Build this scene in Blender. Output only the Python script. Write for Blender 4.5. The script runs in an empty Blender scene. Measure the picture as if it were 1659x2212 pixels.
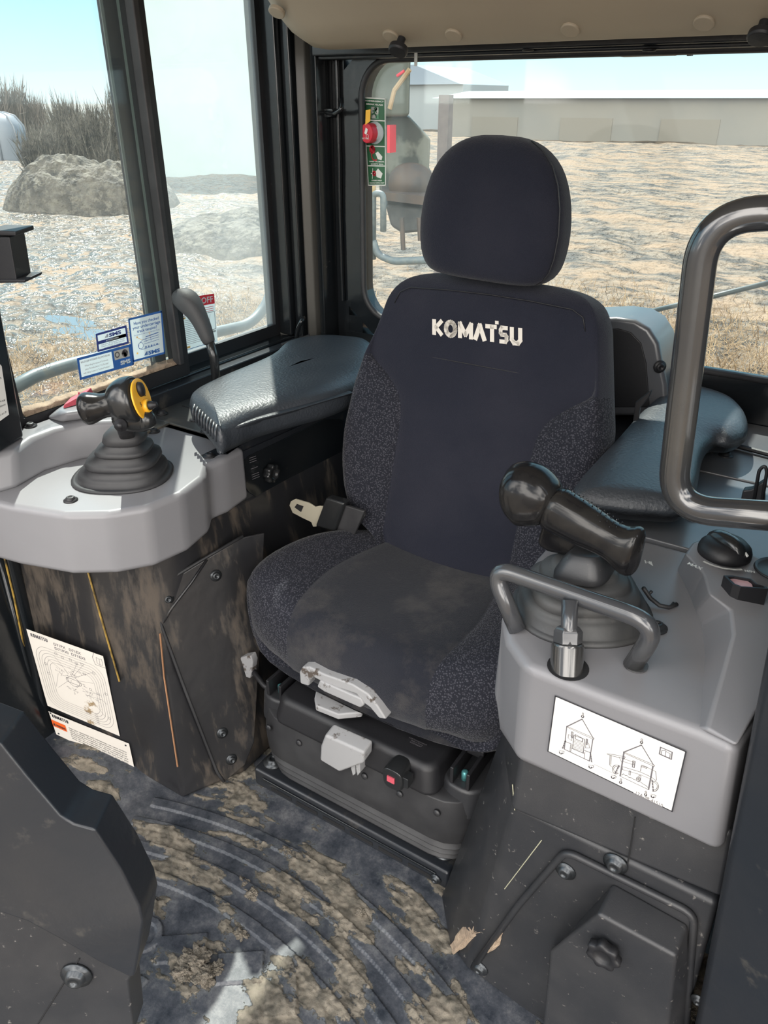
import bpy, bmesh, math, random
from mathutils import Vector, noise, Matrix
random.seed(7)
S = bpy.context.scene
COL = S.collection
R = math.radians
# ------------------------------------------------------------------ camera
FPX, CX, CY = 1650.0, 829.5, 1106.0
PITCH, YAW, CAMH = R(28.4), R(32.65), 1.5
cam_d = bpy.data.cameras.new('camera'); cam = bpy.data.objects.new('camera', cam_d); COL.objects.link(cam)
cam_d.sensor_fit = 'HORIZONTAL'; cam_d.sensor_width = 36.0; cam_d.lens = 36.0*FPX/1659.0
cam_d.clip_start = 0.02; cam_d.clip_end = 2000
cam.location = (0, 0, CAMH); cam.rotation_euler = (math.pi/2-PITCH, 0, YAW)
S.camera = cam
# ------------------------------------------------------------------ light
SUN_TO = Vector((-1.0, 1.12, 2.0)).normalized()
sd = bpy.data.lights.new('sun', 'SUN'); sd.energy = 6.6; sd.angle = R(0.7); sd.color = (1.0, 0.955, 0.88)
sun = bpy.data.objects.new('sun', sd); COL.objects.link(sun); sun.rotation_euler = SUN_TO.to_track_quat('Z', 'Y').to_euler()
W = bpy.data.worlds.new('sky'); S.world = W; W.use_nodes = True
wn = W.node_tree.nodes; wl = W.node_tree.links; wn.clear()
tc = wn.new('ShaderNodeTexCoord'); sx = wn.new('ShaderNodeSeparateXYZ'); cr = wn.new('ShaderNodeValToRGB')
bg = wn.new('ShaderNodeBackground'); wo = wn.new('ShaderNodeOutputWorld')
wl.new(tc.outputs['Generated'], sx.inputs[0]); wl.new(sx.outputs['Z'], cr.inputs[0]); wl.new(cr.outputs[0], bg.inputs[0]); wl.new(bg.outputs[0], wo.inputs[0])
e = cr.color_ramp.elements; e[0].position = 0.0; e[0].color = (0.60, 0.68, 0.70, 1); e[1].position = 1.0; e[1].color = (0.55, 0.68, 0.90, 1)
m_ = e.new(0.10); m_.color = (0.36, 0.62, 0.72, 1); m_ = e.new(0.35); m_.color = (0.25, 0.52, 0.72, 1)
vd = wn.new('ShaderNodeVectorMath'); vd.operation = 'DOT_PRODUCT'; vd.inputs[1].default_value = (0.40, -0.90, 0.10)
wl.new(tc.outputs['Generated'], vd.inputs[0])
mr = wn.new('ShaderNodeMapRange'); mr.interpolation_type = 'SMOOTHSTEP'; mr.inputs[1].default_value = -0.05; mr.inputs[2].default_value = 0.75; wl.new(vd.outputs['Value'], mr.inputs[0])
mw = wn.new('ShaderNodeMix'); mw.data_type = 'RGBA'; wl.new(mr.outputs[0], mw.inputs[0]); wl.new(cr.outputs[0], mw.inputs[6]); cn_ = wn.new('ShaderNodeTexNoise'); cn_.inputs['Scale'].default_value = 2.6; cn_.inputs['Detail'].default_value = 3; wl.new(tc.outputs['Generated'], cn_.inputs['Vector'])
cb_ = wn.new('ShaderNodeValToRGB'); wl.new(cn_.outputs['Fac'], cb_.inputs[0]); ce = cb_.color_ramp.elements
ce[0].position = 0.44; ce[0].color = (0.5, 0.55, 0.62, 1); ce[1].position = 0.58; ce[1].color = (4.2, 4.0, 3.75, 1); wl.new(cb_.outputs[0], mw.inputs[7])   # bright cloud patches added out of view for frontal fill and striped reflections
wl.new(mw.outputs[2], bg.inputs[0])
bg.inputs[1].default_value = 1.0
S.view_settings.view_transform = 'Standard'; S.view_settings.look = 'None'; S.view_settings.exposure = 0.85; S.view_settings.gamma = 1.0
S.view_settings.use_curve_mapping = False
S.cycles.max_bounces = 8; S.cycles.transparent_max_bounces = 16

# ------------------------------------------------------------------ geometry of the view: pixel of the photo -> point on a real plane
_fw = Vector((-math.sin(YAW)*math.cos(PITCH), math.cos(YAW)*math.cos(PITCH), -math.sin(PITCH)))
_rt = Vector((math.cos(YAW), math.sin(YAW), 0)); _up = _rt.cross(_fw); _C = Vector((0, 0, CAMH))
def P(px, py, x=None, y=None, z=None):
    d = _fw + _rt*((px-CX)/FPX) - _up*((py-CY)/FPX)
    if x is not None: t = (x-_C.x)/d.x
    elif y is not None: t = (y-_C.y)/d.y
    else: t = (z-_C.z)/d.z
    return _C + d*t
def PN(px, py, a, n):
    d = _fw + _rt*((px-CX)/FPX) - _up*((py-CY)/FPX); a = Vector(a); n = Vector(n)
    return _C + d*((a-_C).dot(n)/d.dot(n))
V = Vector

# ------------------------------------------------------------------ materials
MATS = {}
def nd(nt, t, **k):
    n = nt.nodes.new(t)
    for a, b in k.items(): setattr(n, a, b)
    return n
def mat(name, col, rough=0.5, metal=0.0, col2=None, nscale=8.0, namount=(0.4, 0.7), bump=0.0, bscale=200.0, spec=0.5, coat=0.0, sheen=0.0, dust=None, dscale=3.0, dlo=0.55, dhi=0.75, ndetail=6, bdist=0.002, stretch=None, btype='noise', r2=None):
    m = bpy.data.materials.new(name); m.use_nodes = True; nt = m.node_tree; b = nt.nodes['Principled BSDF']
    b.inputs['Base Color'].default_value = (*col, 1); b.inputs['Roughness'].default_value = rough; b.inputs['Metallic'].default_value = metal
    b.inputs['Specular IOR Level'].default_value = spec; b.inputs['Coat Weight'].default_value = coat
    b.inputs['Coat Roughness'].default_value = 0.1
    if sheen: b.inputs['Sheen Weight'].default_value = sheen; b.inputs['Sheen Roughness'].default_value = 0.4
    tc = nd(nt, 'ShaderNodeTexCoord'); mp = nd(nt, 'ShaderNodeMapping'); nt.links.new(tc.outputs['Object'], mp.inputs[0])
    if stretch: mp.inputs['Scale'].default_value = stretch
    cur = None
    if col2:
        n = nd(nt, 'ShaderNodeTexNoise'); n.inputs['Scale'].default_value = nscale; n.inputs['Detail'].default_value = ndetail
        nt.links.new(mp.outputs[0], n.inputs['Vector'])
        r = nd(nt, 'ShaderNodeMapRange'); r.inputs[1].default_value = namount[0]; r.inputs[2].default_value = namount[1]
        nt.links.new(n.outputs['Fac'], r.inputs[0])
        mx = nd(nt, 'ShaderNodeMix', data_type='RGBA'); mx.inputs[6].default_value = (*col, 1); mx.inputs[7].default_value = (*col2, 1)
        nt.links.new(r.outputs[0], mx.inputs[0]); nt.links.new(mx.outputs[2], b.inputs['Base Color']); cur = mx.outputs[2]
        if r2 is not None:
            q = nd(nt, 'ShaderNodeMapRange'); q.inputs[3].default_value = rough; q.inputs[4].default_value = r2
            nt.links.new(r.outputs[0], q.inputs[0]); nt.links.new(q.outputs[0], b.inputs['Roughness'])
    if dust:
        n = nd(nt, 'ShaderNodeTexNoise'); n.inputs['Scale'].default_value = dscale; n.inputs['Detail'].default_value = 9; n.inputs['Roughness'].default_value = 0.68
        nt.links.new(mp.outputs[0], n.inputs['Vector'])
        r = nd(nt, 'ShaderNodeMapRange'); r.inputs[1].default_value = dlo; r.inputs[2].default_value = dhi
        nt.links.new(n.outputs['Fac'], r.inputs[0])
        mx = nd(nt, 'ShaderNodeMix', data_type='RGBA'); mx.inputs[6].default_value = (*col, 1); mx.inputs[7].default_value = (*dust, 1)
        if cur: nt.links.new(cur, mx.inputs[6])
        nt.links.new(r.outputs[0], mx.inputs[0]); nt.links.new(mx.outputs[2], b.inputs['Base Color'])
        q = nd(nt, 'ShaderNodeMapRange'); q.inputs[3].default_value = rough; q.inputs[4].default_value = min(0.9, rough+0.4)
        nt.links.new(r.outputs[0], q.inputs[0]); nt.links.new(q.outputs[0], b.inputs['Roughness'])
    if bump:
        if btype == 'noise':
            n = nd(nt, 'ShaderNodeTexNoise'); n.inputs['Scale'].default_value = bscale; n.inputs['Detail'].default_value = 3; o = n.outputs['Fac']
        else:
            n = nd(nt, 'ShaderNodeTexVoronoi'); n.inputs['Scale'].default_value = bscale; o = n.outputs['Distance']
        nt.links.new(tc.outputs['Object'], n.inputs['Vector'])
        bp = nd(nt, 'ShaderNodeBump'); bp.inputs['Strength'].default_value = bump; bp.inputs['Distance'].default_value = bdist
        nt.links.new(o, bp.inputs['Height']); nt.links.new(bp.outputs[0], b.inputs['Normal'])
    MATS[name] = m; return m
M_paint = mat('dark paint', (0.014, 0.017, 0.022), 0.3, col2=(0.022, 0.023, 0.026), nscale=5, dust=(0.10, 0.09, 0.075), dscale=14, dlo=0.6, dhi=0.85, bump=0.15, bscale=60, bdist=0.003)
M_paintg = mat('glossy dark paint', (0.008, 0.010, 0.012), 0.16, col2=(0.013, 0.014, 0.015), nscale=6, dust=(0.10, 0.09, 0.07), dscale=22, dlo=0.66, dhi=0.8, bump=0.2, bscale=30, bdist=0.002)
M_panel = mat('muddy dark panel', (0.017, 0.017, 0.019), 0.28, col2=(0.028, 0.027, 0.026), nscale=5, dust=(0.075, 0.06, 0.047), dscale=5, dlo=0.50, dhi=0.60, bump=0.25, bscale=30, bdist=0.003, stretch=(2.2, 2.2, 0.45))
M_charcoal = mat('charcoal plastic', (0.022, 0.023, 0.026), 0.42, col2=(0.034, 0.034, 0.036), nscale=10, dust=(0.15, 0.14, 0.13), dscale=75, dlo=0.63, dhi=0.70, bump=0.12, bscale=500, bdist=0.001)
M_grey = mat('grey moulded plastic', (0.20, 0.198, 0.208), 0.36, col2=(0.178, 0.176, 0.186), nscale=3, dust=(0.16, 0.13, 0.10), dscale=22, dlo=0.72, dhi=0.80, bump=0.1, bscale=700, bdist=0.0008)
M_beige = mat('beige headliner', (0.36, 0.30, 0.22), 0.5, col2=(0.33, 0.275, 0.205), nscale=3, bump=0.08, bscale=400, bdist=0.001)
M_fabric = mat('navy black seat fabric', (0.0125, 0.014, 0.0235), 0.88, col2=(0.018, 0.019, 0.029), nscale=6, bump=0.8, bscale=700, bdist=0.002, sheen=0.15, spec=0.2)
M_fabric_dusty = mat('dusty seat fabric', (0.013, 0.0145, 0.021), 0.88, col2=(0.02, 0.021, 0.027), nscale=6, dust=(0.10, 0.09, 0.08), dscale=7, dlo=0.5, dhi=0.95, bump=0.8, bscale=700, bdist=0.002, sheen=0.15, spec=0.2)
def speckle(name, base, dot):
    m = mat(name, base, 0.9, bump=0.7, bscale=260, bdist=0.002, btype='vor', sheen=0.12, spec=0.2); nt = m.node_tree; b = nt.nodes['Principled BSDF']
    tc = nd(nt, 'ShaderNodeTexCoord'); n = nd(nt, 'ShaderNodeTexVoronoi'); n.inputs['Scale'].default_value = 260
    nt.links.new(tc.outputs['Object'], n.inputs['Vector'])
    r = nd(nt, 'ShaderNodeMapRange'); r.inputs[1].default_value = 0.1; r.inputs[2].default_value = 0.5; r.inputs[3].default_value = 1; r.inputs[4].default_value = 0
    nt.links.new(n.outputs['Distance'], r.inputs[0])
    mx = nd(nt, 'ShaderNodeMix', data_type='RGBA'); mx.inputs[6].default_value = (*base, 1); mx.inputs[7].default_value = (*dot, 1)
    nt.links.new(r.outputs[0], mx.inputs[0]); nt.links.new(mx.outputs[2], b.inputs['Base Color']); return m
M_speck = speckle('speckled bolster fabric', (0.013, 0.014, 0.02), (0.07, 0.07, 0.085))
M_leather = mat('black leatherette', (0.028, 0.033, 0.040), 0.42, col2=(0.038, 0.043, 0.050), nscale=10, bump=0.5, bscale=160, bdist=0.0025, spec=0.6)
M_rubber = mat('dusty black rubber', (0.02, 0.02, 0.022), 0.55, col2=(0.036, 0.036, 0.038), nscale=14, bump=0.1, bscale=200)
M_rubberg = mat('dusty grey rubber', (0.045, 0.046, 0.048), 0.55, col2=(0.075, 0.074, 0.072), nscale=12, dust=(0.15, 0.14, 0.13), dscale=30, dlo=0.6, dhi=0.8, bump=0.15, bscale=200)
M_gloss = mat('gloss black plastic', (0.016, 0.017, 0.018), 0.2, spec=0.6, bump=0.08, bscale=60)
M_glossw = mat('worn gloss black plastic', (0.008, 0.008, 0.009), 0.16, spec=0.35, col2=(0.02, 0.019, 0.018), nscale=25, bump=0.12, bscale=50)
M_black = mat('black plastic', (0.012, 0.012, 0.014), 0.5, bump=0.1, bscale=300)
M_void = mat('deep black', (0.006, 0.006, 0.007), 0.8)
M_tube = mat('glossy dark enamel tube', (0.022, 0.023, 0.025), 0.16, spec=0.8, coat=0.6, col2=(0.035, 0.034, 0.032), nscale=9, bump=0.06, bscale=30)
M_tubeg = mat('grey dark enamel tube', (0.045, 0.047, 0.052), 0.2, spec=0.7, coat=0.4, col2=(0.06, 0.06, 0.06), nscale=12)
M_lgrey = mat('light grey handle plastic', (0.29, 0.29, 0.295), 0.45, dust=(0.07, 0.055, 0.045), dscale=30, dlo=0.58, dhi=0.64)
M_steel = mat('zinc steel', (0.50, 0.46, 0.36), 0.35, metal=0.35, bump=0.1, bscale=100)
M_bolt = mat('black bolt steel', (0.06, 0.065, 0.07), 0.3, metal=0.7, bump=0.2, bscale=100)
M_red = mat('red plastic', (0.55, 0.02, 0.04), 0.35)
M_redsun = mat('faded red plastic', (0.50, 0.08, 0.11), 0.4)
M_pink = mat('faded pink plastic', (0.62, 0.40, 0.42), 0.5, col2=(0.5, 0.3, 0.32), nscale=40)
M_yellow = mat('yellow plastic', (0.80, 0.42, 0.03), 0.35)
M_yline = mat('chipped yellow paint and reflections', (0.40, 0.25, 0.05), 0.5, col2=(0.04, 0.03, 0.015), nscale=45)  # also colours the painted yellow reflections on the lower post
M_white = mat('white print', (0.72, 0.72, 0.69), 0.5)
M_label = mat('white label film', (0.74, 0.72, 0.69), 0.4, col2=(0.68, 0.66, 0.62), nscale=18)
M_labelm = mat('mud splashed white label', (0.70, 0.66, 0.60), 0.5, dust=(0.30, 0.21, 0.11), dscale=9, dlo=0.64, dhi=0.68)
M_ink = mat('black ink', (0.03, 0.03, 0.035), 0.5)
M_inkg = mat('grey ink', (0.14, 0.13, 0.14), 0.5)
M_orange = mat('orange warning ink', (0.75, 0.12, 0.02), 0.5)
M_blue = mat('blue ink', (0.03, 0.12, 0.38), 0.5)
M_navyink = mat('navy ink', (0.03, 0.05, 0.22), 0.5)
M_redink = mat('red ink', (0.65, 0.03, 0.05), 0.5)
M_greenst = mat('green sticker film', (0.03, 0.12, 0.055), 0.35)
M_clearst = mat('whitish sticker film', (0.70, 0.78, 0.80), 0.5)
M_logo = mat('cream stitched logo', (0.62, 0.58, 0.52), 0.7, bump=0.3, bscale=500)
M_tan = mat('dry tan mud', (0.36, 0.27, 0.19), 0.9, col2=(0.24, 0.18, 0.13), nscale=30, bump=0.8, bscale=80, bdist=0.006)
def translucent(m, c, f):
    nt = m.node_tree; b = nt.nodes['Principled BSDF']; o = [n for n in nt.nodes if n.type == 'OUTPUT_MATERIAL'][0]
    t = nd(nt, 'ShaderNodeBsdfTranslucent'); t.inputs[0].default_value = (*c, 1); mx = nd(nt, 'ShaderNodeMixShader'); mx.inputs[0].default_value = f
    nt.links.new(b.outputs[0], mx.inputs[1]); nt.links.new(t.outputs[0], mx.inputs[2]); nt.links.new(mx.outputs[0], o.inputs[0])
translucent(M_clearst, (0.7, 0.82, 0.84), 0.25)
def glass(name, haze, hc=(0.85, 0.92, 0.92), scale=2.0, lo=0.35, hi=0.8):
    m = bpy.data.materials.new(name); m.use_nodes = True; nt = m.node_tree; nt.nodes.clear()
    o = nd(nt, 'ShaderNodeOutputMaterial'); tr = nd(nt, 'ShaderNodeBsdfTransparent'); tr.inputs[0].default_value = (0.93, 0.97, 0.96, 1)
    gl = nd(nt, 'ShaderNodeBsdfGlossy'); gl.inputs['Roughness'].default_value = 0.03
    fr = nd(nt, 'ShaderNodeLayerWeight'); fr.inputs[0].default_value = 0.5
    pw = nd(nt, 'ShaderNodeMath', operation='POWER'); pw.inputs[1].default_value = 5.0; nt.links.new(fr.outputs['Facing'], pw.inputs[0])
    sc = nd(nt, 'ShaderNodeMath', operation='MULTIPLY_ADD'); sc.inputs[1].default_value = 0.9; sc.inputs[2].default_value = 0.035
    nt.links.new(pw.outputs[0], sc.inputs[0])
    m1 = nd(nt, 'ShaderNodeMixShader'); nt.links.new(sc.outputs[0], m1.inputs[0]); nt.links.new(tr.outputs[0], m1.inputs[1]); nt.links.new(gl.outputs[0], m1.inputs[2])
    tl = nd(nt, 'ShaderNodeBsdfTranslucent'); tl.inputs[0].default_value = (*hc, 1); df = nd(nt, 'ShaderNodeBsdfDiffuse'); df.inputs[0].default_value = (*hc, 1)
    a = nd(nt, 'ShaderNodeMixShader'); a.inputs[0].default_value = 0.35; nt.links.new(tl.outputs[0], a.inputs[1]); nt.links.new(df.outputs[0], a.inputs[2])
    tc = nd(nt, 'ShaderNodeTexCoord'); n = nd(nt, 'ShaderNodeTexNoise'); n.inputs['Scale'].default_value = scale; n.inputs['Detail'].default_value = 8; nt.links.new(tc.outputs['Object'], n.inputs['Vector'])
    r = nd(nt, 'ShaderNodeMapRange'); r.inputs[1].default_value = lo; r.inputs[2].default_value = hi; r.inputs[3].default_value = haze[0]; r.inputs[4].default_value = haze[1]
    nt.links.new(n.outputs['Fac'], r.inputs[0])
    m2 = nd(nt, 'ShaderNodeMixShader'); nt.links.new(r.outputs[0], m2.inputs[0]); nt.links.new(m1.outputs[0], m2.inputs[1]); nt.links.new(a.outputs[0], m2.inputs[2])
    nt.links.new(m2.outputs[0], o.inputs[0]); return m
M_glass = glass('window glass with light dust', (0.015, 0.06))
M_glassd = glass('hazy dusty window glass', (0.06, 0.20))
M_glassr = glass('rear window glass', (0.008, 0.04))

# ------------------------------------------------------------------ helpers
def link(o, parent=None):
    COL.objects.link(o)
    if parent is not None:
        o.parent = parent
        if parent.type == 'EMPTY': o.matrix_parent_inverse = Matrix.Translation(-parent.location)
    return o
def mesh(name, vs, fs, m, parent=None, smooth=False, bevel=0, seg=3, sub=0, solid=0, mi=None, ms=None, ang=35):
    me = bpy.data.meshes.new(name); me.from_pydata([tuple(v) for v in vs], [], fs); me.validate()
    bm = bmesh.new(); bm.from_mesh(me)
    if not solid: bmesh.ops.recalc_face_normals(bm, faces=bm.faces)
    bm.to_mesh(me); bm.free()
    if ms:
        for q in ms: me.materials.append(q)
    else: me.materials.append(m)
    if mi:
        for p, k in zip(me.polygons, mi): p.material_index = k
    o = bpy.data.objects.new(name, me); link(o, parent)
    if smooth:
        for p in me.polygons: p.use_smooth = True
    if solid:
        md = o.modifiers.new('s', 'SOLIDIFY'); md.thickness = solid; md.offset = 0
    if bevel:
        md = o.modifiers.new('b', 'BEVEL'); md.width = bevel; md.segments = seg; md.limit_method = 'ANGLE'; md.angle_limit = R(ang); md.use_clamp_overlap = True
        for p in me.polygons: p.use_smooth = True
        md.harden_normals = False
        w = o.modifiers.new('w', 'WEIGHTED_NORMAL'); w.keep_sharp = False
    if sub:
        md = o.modifiers.new('u', 'SUBSURF'); md.levels = sub; md.render_levels = sub
    return o
def thing(name, label, cat, loc=(0, 0, 0), group=None):
    o = bpy.data.objects.new(name, None); o.empty_display_size = 0.05; COL.objects.link(o); o.location = loc
    o['label'] = label; o['category'] = cat
    if group: o['group'] = group
    return o
def tag(o, label, cat, group=None, kind=None):
    if label: o['label'] = label
    if cat: o['category'] = cat
    if group: o['group'] = group
    if kind: o['kind'] = kind
    return o
def struct(o, label=None):
    o['kind'] = 'structure'
    if label: o['label'] = label
    return o
def join(*parts):
    vs, fs = [], []
    for v, f in parts:
        n = len(vs); vs += list(v); fs += [tuple(i+n for i in q) for q in f]
    return vs, fs
def prism(pts, vec):
    n = len(pts); vec = V(vec); vs = [V(p) for p in pts]+[V(p)+vec for p in pts]
    return vs, [tuple(range(n)), tuple(range(2*n-1, n-1, -1))]+[(i, (i+1) % n, (i+1) % n+n, i+n) for i in range(n)]
def box(a, b):
    x0, y0, z0 = a; x1, y1, z1 = b
    return prism([(x0, y0, z0), (x1, y0, z0), (x1, y1, z0), (x0, y1, z0)], (0, 0, z1-z0))
def hexa(lo, hi): # two matching loops
    n = len(lo); return [V(p) for p in lo]+[V(p) for p in hi], [tuple(range(n)), tuple(range(2*n-1, n-1, -1))]+[(i, (i+1) % n, (i+1) % n+n, i+n) for i in range(n)]
def loft(rings, caps=True):
    n = len(rings[0]); vs = [V(p) for r in rings for p in r]; fs = []
    for k in range(len(rings)-1):
        for i in range(n): fs.append((k*n+i, k*n+(i+1) % n, (k+1)*n+(i+1) % n, (k+1)*n+i))
    if caps: fs.append(tuple(range(n))); fs.append(tuple(reversed(range((len(rings)-1)*n, len(rings)*n))))
    return vs, fs
def frame(axis, hint=(0, 0, 1)):
    a = V(axis).normalized(); h = V(hint)
    if abs(a.dot(h)) > 0.95: h = V((1, 0, 0)) if abs(a.x) < 0.9 else V((0, 1, 0))
    u = h.cross(a).normalized(); return u, a.cross(u), a
def ring(c, u, w, ru, rw, n=20, ex=2.0):
    out = []
    for i in range(n):
        t = 2*math.pi*i/n; c_, s_ = math.cos(t), math.sin(t)
        out.append(V(c)+V(u)*(ru*math.copysign(abs(c_)**(2/ex), c_))+V(w)*(rw*math.copysign(abs(s_)**(2/ex), s_)))
    return out
def body(secs, hint=(0, 0, 1), n=20, ex=2.0, axis=None):   # secs: (centre, ru, rw)
    rings = []
    for k, s in enumerate(secs):
        if axis is None:
            a = V(secs[min(k+1, len(secs)-1)][0])-V(secs[max(k-1, 0)][0])
        else: a = V(axis)
        u, w, _ = frame(a, hint); rings.append(ring(s[0], u, w, s[1], s[2], n, s[3] if len(s) > 3 else ex))
    return loft(rings)
def lathe(prof, o, axis=(0, 0, 1), n=24):
    u, w, a = frame(axis); o = V(o)
    return loft([ring(o+a*h, u, w, max(r, 1e-4), max(r, 1e-4), n) for r, h in prof])
def fillet(pts, rad, k=6):
    pts = [V(p) for p in pts]; out = [pts[0]]
    for i in range(1, len(pts)-1):
        a, b, c = pts[i-1], pts[i], pts[i+1]; d1 = (a-b).normalized(); d2 = (c-b).normalized()
        r = rad[i-1] if isinstance(rad, (list, tuple)) else rad
        r = min(r, (a-b).length*0.48, (c-b).length*0.48)
        p0, p1 = b+d1*r, b+d2*r
        for j in range(k+1):
            t = j/k; out.append(p0*(1-t)**2+b*2*t*(1-t)+p1*t*t)
    out.append(pts[-1]); return out
def tube(pts, r, n=14, rad=0.0, k=6):
    if rad: pts = fillet(pts, rad, k)
    pts = [V(p) for p in pts]; rings = []; u = None
    for i, p in enumerate(pts):
        a = (pts[min(i+1, len(pts)-1)]-pts[max(i-1, 0)]).normalized()
        if u is None: u, w, _ = frame(a)
        else: u = (u-a*u.dot(a)).normalized(); w = a.cross(u)
        rr = r(i/(len(pts)-1)) if callable(r) else r
        rings.append(ring(p, u, w, rr, rr, n))
    return loft(rings)
def bolt(name, p, axis, parent, r=0.009, m=None, label=None, washer=1.9):
    p = V(p); a = V(axis).normalized()
    v = join(lathe([(r*washer, 0), (r*washer, r*0.25), (r*1.3, r*0.45), (r*1.25, r*0.5), (r*1.1, r*1.0), (r*0.6, r*1.25), (r*0.55, r*0.9), (1e-4, r*0.9)], p, a, 18))
    return mesh(name, *v, m or M_bolt, parent, smooth=True, ang=40)
_txt = {}
def textgeo(s, bold=0.0):
    k = (s, bold)
    if k in _txt: return _txt[k]
    c = bpy.data.curves.new('t', 'FONT'); c.body = s; c.size = 1.0; c.offset = bold; c.resolution_u = 2
    o = bpy.data.objects.new('t', c); COL.objects.link(o); dg = bpy.context.evaluated_depsgraph_get(); dg.update()
    me = bpy.data.meshes.new_from_object(o.evaluated_get(dg)); vs = [(v.co.x, v.co.y) for v in me.vertices]; fs = [tuple(p.vertices) for p in me.polygons]
    bpy.data.objects.remove(o); bpy.data.curves.remove(c); bpy.data.meshes.remove(me); _txt[k] = (vs, fs); return vs, fs
class Quad:   # flat patch: unit coordinates (u right, v up) -> 3-D
    def __init__(s, tl, tr, br, bl, n):
        s.c = [V(tl), V(tr), V(br), V(bl)]; s.n = V(n).normalized()
        s.w = (s.c[1]-s.c[0]).length; s.h = (s.c[3]-s.c[0]).length
    def at(s, u, v, l=0.0006):
        tl, tr, br, bl = s.c; return (bl*(1-u)+br*u)*(1-v)+(tl*(1-u)+tr*u)*v+s.n*l
    def rect(s, u0, v0, u1, v1, l=0.0006): return [s.at(u0, v0, l), s.at(u1, v0, l), s.at(u1, v1, l), s.at(u0, v1, l)], [(0, 1, 2, 3)]
    def poly(s, pts, l=0.0006): return [s.at(u, v, l) for u, v in pts], [tuple(range(len(pts)))]
    def line(s, pts, w, closed=False, l=0.0008):
        vs, fs = [], []; pts = list(pts)+([pts[0]] if closed else [])
        q = [(u*s.w, v*s.h) for u, v in pts]
        for a, b in zip(q, q[1:]):
            dx, dy = b[0]-a[0], b[1]-a[1]; L = math.hypot(dx, dy) or 1; nx, ny = -dy/L*w/2, dx/L*w/2; ex, ey = dx/L*w*0.35, dy/L*w*0.35
            k = len(vs)
            for x, y in ((a[0]-ex+nx, a[1]-ey+ny), (a[0]-ex-nx, a[1]-ey-ny), (b[0]+ex-nx, b[1]+ey-ny), (b[0]+ex+nx, b[1]+ey+ny)): vs.append(s.at(x/s.w, y/s.h, l))
            fs.append((k, k+1, k+2, k+3))
        return vs, fs
    def text(s, t, u, v, h, bold=0.0, sx=1.0, width=None, l=0.0008, rot=0):
        vs, fs = textgeo(t, bold)
        if not vs: return [], []
        if width: x1 = max(a for a, b in vs); sx = width*s.w/(x1*h*s.h)
        H = h*s.h; c, d = math.cos(rot), math.sin(rot)
        return [s.at(u+(a*H*sx*c-b*H*d)/s.w, v+(a*H*sx*d+b*H*c)/s.h, l) for a, b in vs], fs
    def arc(s, cu, cv, r, a0, a1, w, n=16, l=0.0008, ry=None):
        return s.line([(cu+r*math.cos(R(a0+(a1-a0)*i/n))/s.w, cv+(ry or r)*math.sin(R(a0+(a1-a0)*i/n))/s.h) for i in range(n+1)], w, l=l)
def flat(name, geo, m, parent, label=None):
    o = mesh(name, geo[0], geo[1], m, parent)
    if label: o['label'] = label
    return o
def logo_strokes(q, u0, v0, u1, v1, w):   # the maker's wordmark in heavy strokes, letter cells across the box
    H = v1-v0; tot = 0; adv = [0.135, 0.155, 0.175, 0.135, 0.125, 0.115, 0.14]; parts = []; x = u0; W_ = u1-u0
    sc = W_/sum(adv); ww = w/q.w*0.5; hh = w/q.h*0.5
    for ch, a in zip('KOMATSU', adv):
        L = x+ww; r = x+a*sc-ww*1.5; b = v0+hh*0.5; t = v1-hh*0.5; m = (L+r)/2; y = (b+t)/2
        if ch == 'K': parts += [q.line([(L, b), (L, t)], w), q.line([(L+ww, y), (r, t)], w*.95), q.line([(L+ww, y), (r, b)], w*.95)]
        if ch in 'O': parts += [q.arc(m, y, (r-L)/2*q.w, 0, 360, w*1.05, 22, ry=(t-b)/2*q.h)]
        if ch == 'M': parts += [q.line([(L, b), (L, t), (m, b+H*.15), (r, t), (r, b)], w)]
        if ch == 'A': parts += [q.line([(L-ww*.3, b), (m, t), (r+ww*.3, b)], w*1.05)]
        if ch == 'T': parts += [q.line([(L-ww, t), (r, t)], w*.9), q.line([(m, b), (m, t)], w), q.rect(r-ww*0.2, t+hh*1.2, r+ww*1.5, t+hh*2.6)]
        if ch == 'S': parts += [q.line([(r, t), (L+ww*.5, t), (L, t-H*.14), (L, y+H*.1), (L+ww*.5, y), (r-ww*.5, y), (r, y-H*.1), (r, b+H*.12), (r-ww*.5, b), (L, b)], w*.85)]
        if ch == 'U': parts += [q.line([(L, t), (L, b+H*.2), (L+ww, b), (r-ww, b), (r, b+H*.2), (r, t)], w*.95)]
        x += a*sc
    return join(*parts)

# ================================================================== GROUND OUTSIDE
GZ = -1.55
def gh(x, y):
    d = math.hypot(x, y)
    n1 = noise.noise(V((x*0.25, y*0.25, 0)))*0.16 + noise.noise(V((x*1.1, y*1.1, 3)))*0.09 + noise.noise(V((x*3.1, y*3.1, 5)))*0.045 + noise.noise(V((x*8, y*8, 9)))*0.022
    k = math.sin(y*1.3+noise.noise(V((x*.15, y*.15, 1)))*5)*0.04 if y > 4 else 0
    return GZ + (n1+k)*(1.0 if d < 60 else max(0.0, 1-(d-60)/60)) + max(0.0, d-25)*0.008
vs, fs = [], []
NR = 330
angs = [R(40+175*j/360) for j in range(361)]+[R(215+185*j/59) for j in range(1, 60)]
NA = len(angs)
for i in range(NR):
    r = 1.9*(260/1.9)**(i/(NR-1))
    for a in angs: x, y = r*math.cos(a), r*math.sin(a); vs.append((x, y, gh(x, y)))
for i in range(NR-1):
    for j in range(NA): k = i*NA+j; k2 = i*NA+(j+1) % NA; fs.append((k, k2, k2+NA, k+NA))
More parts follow.
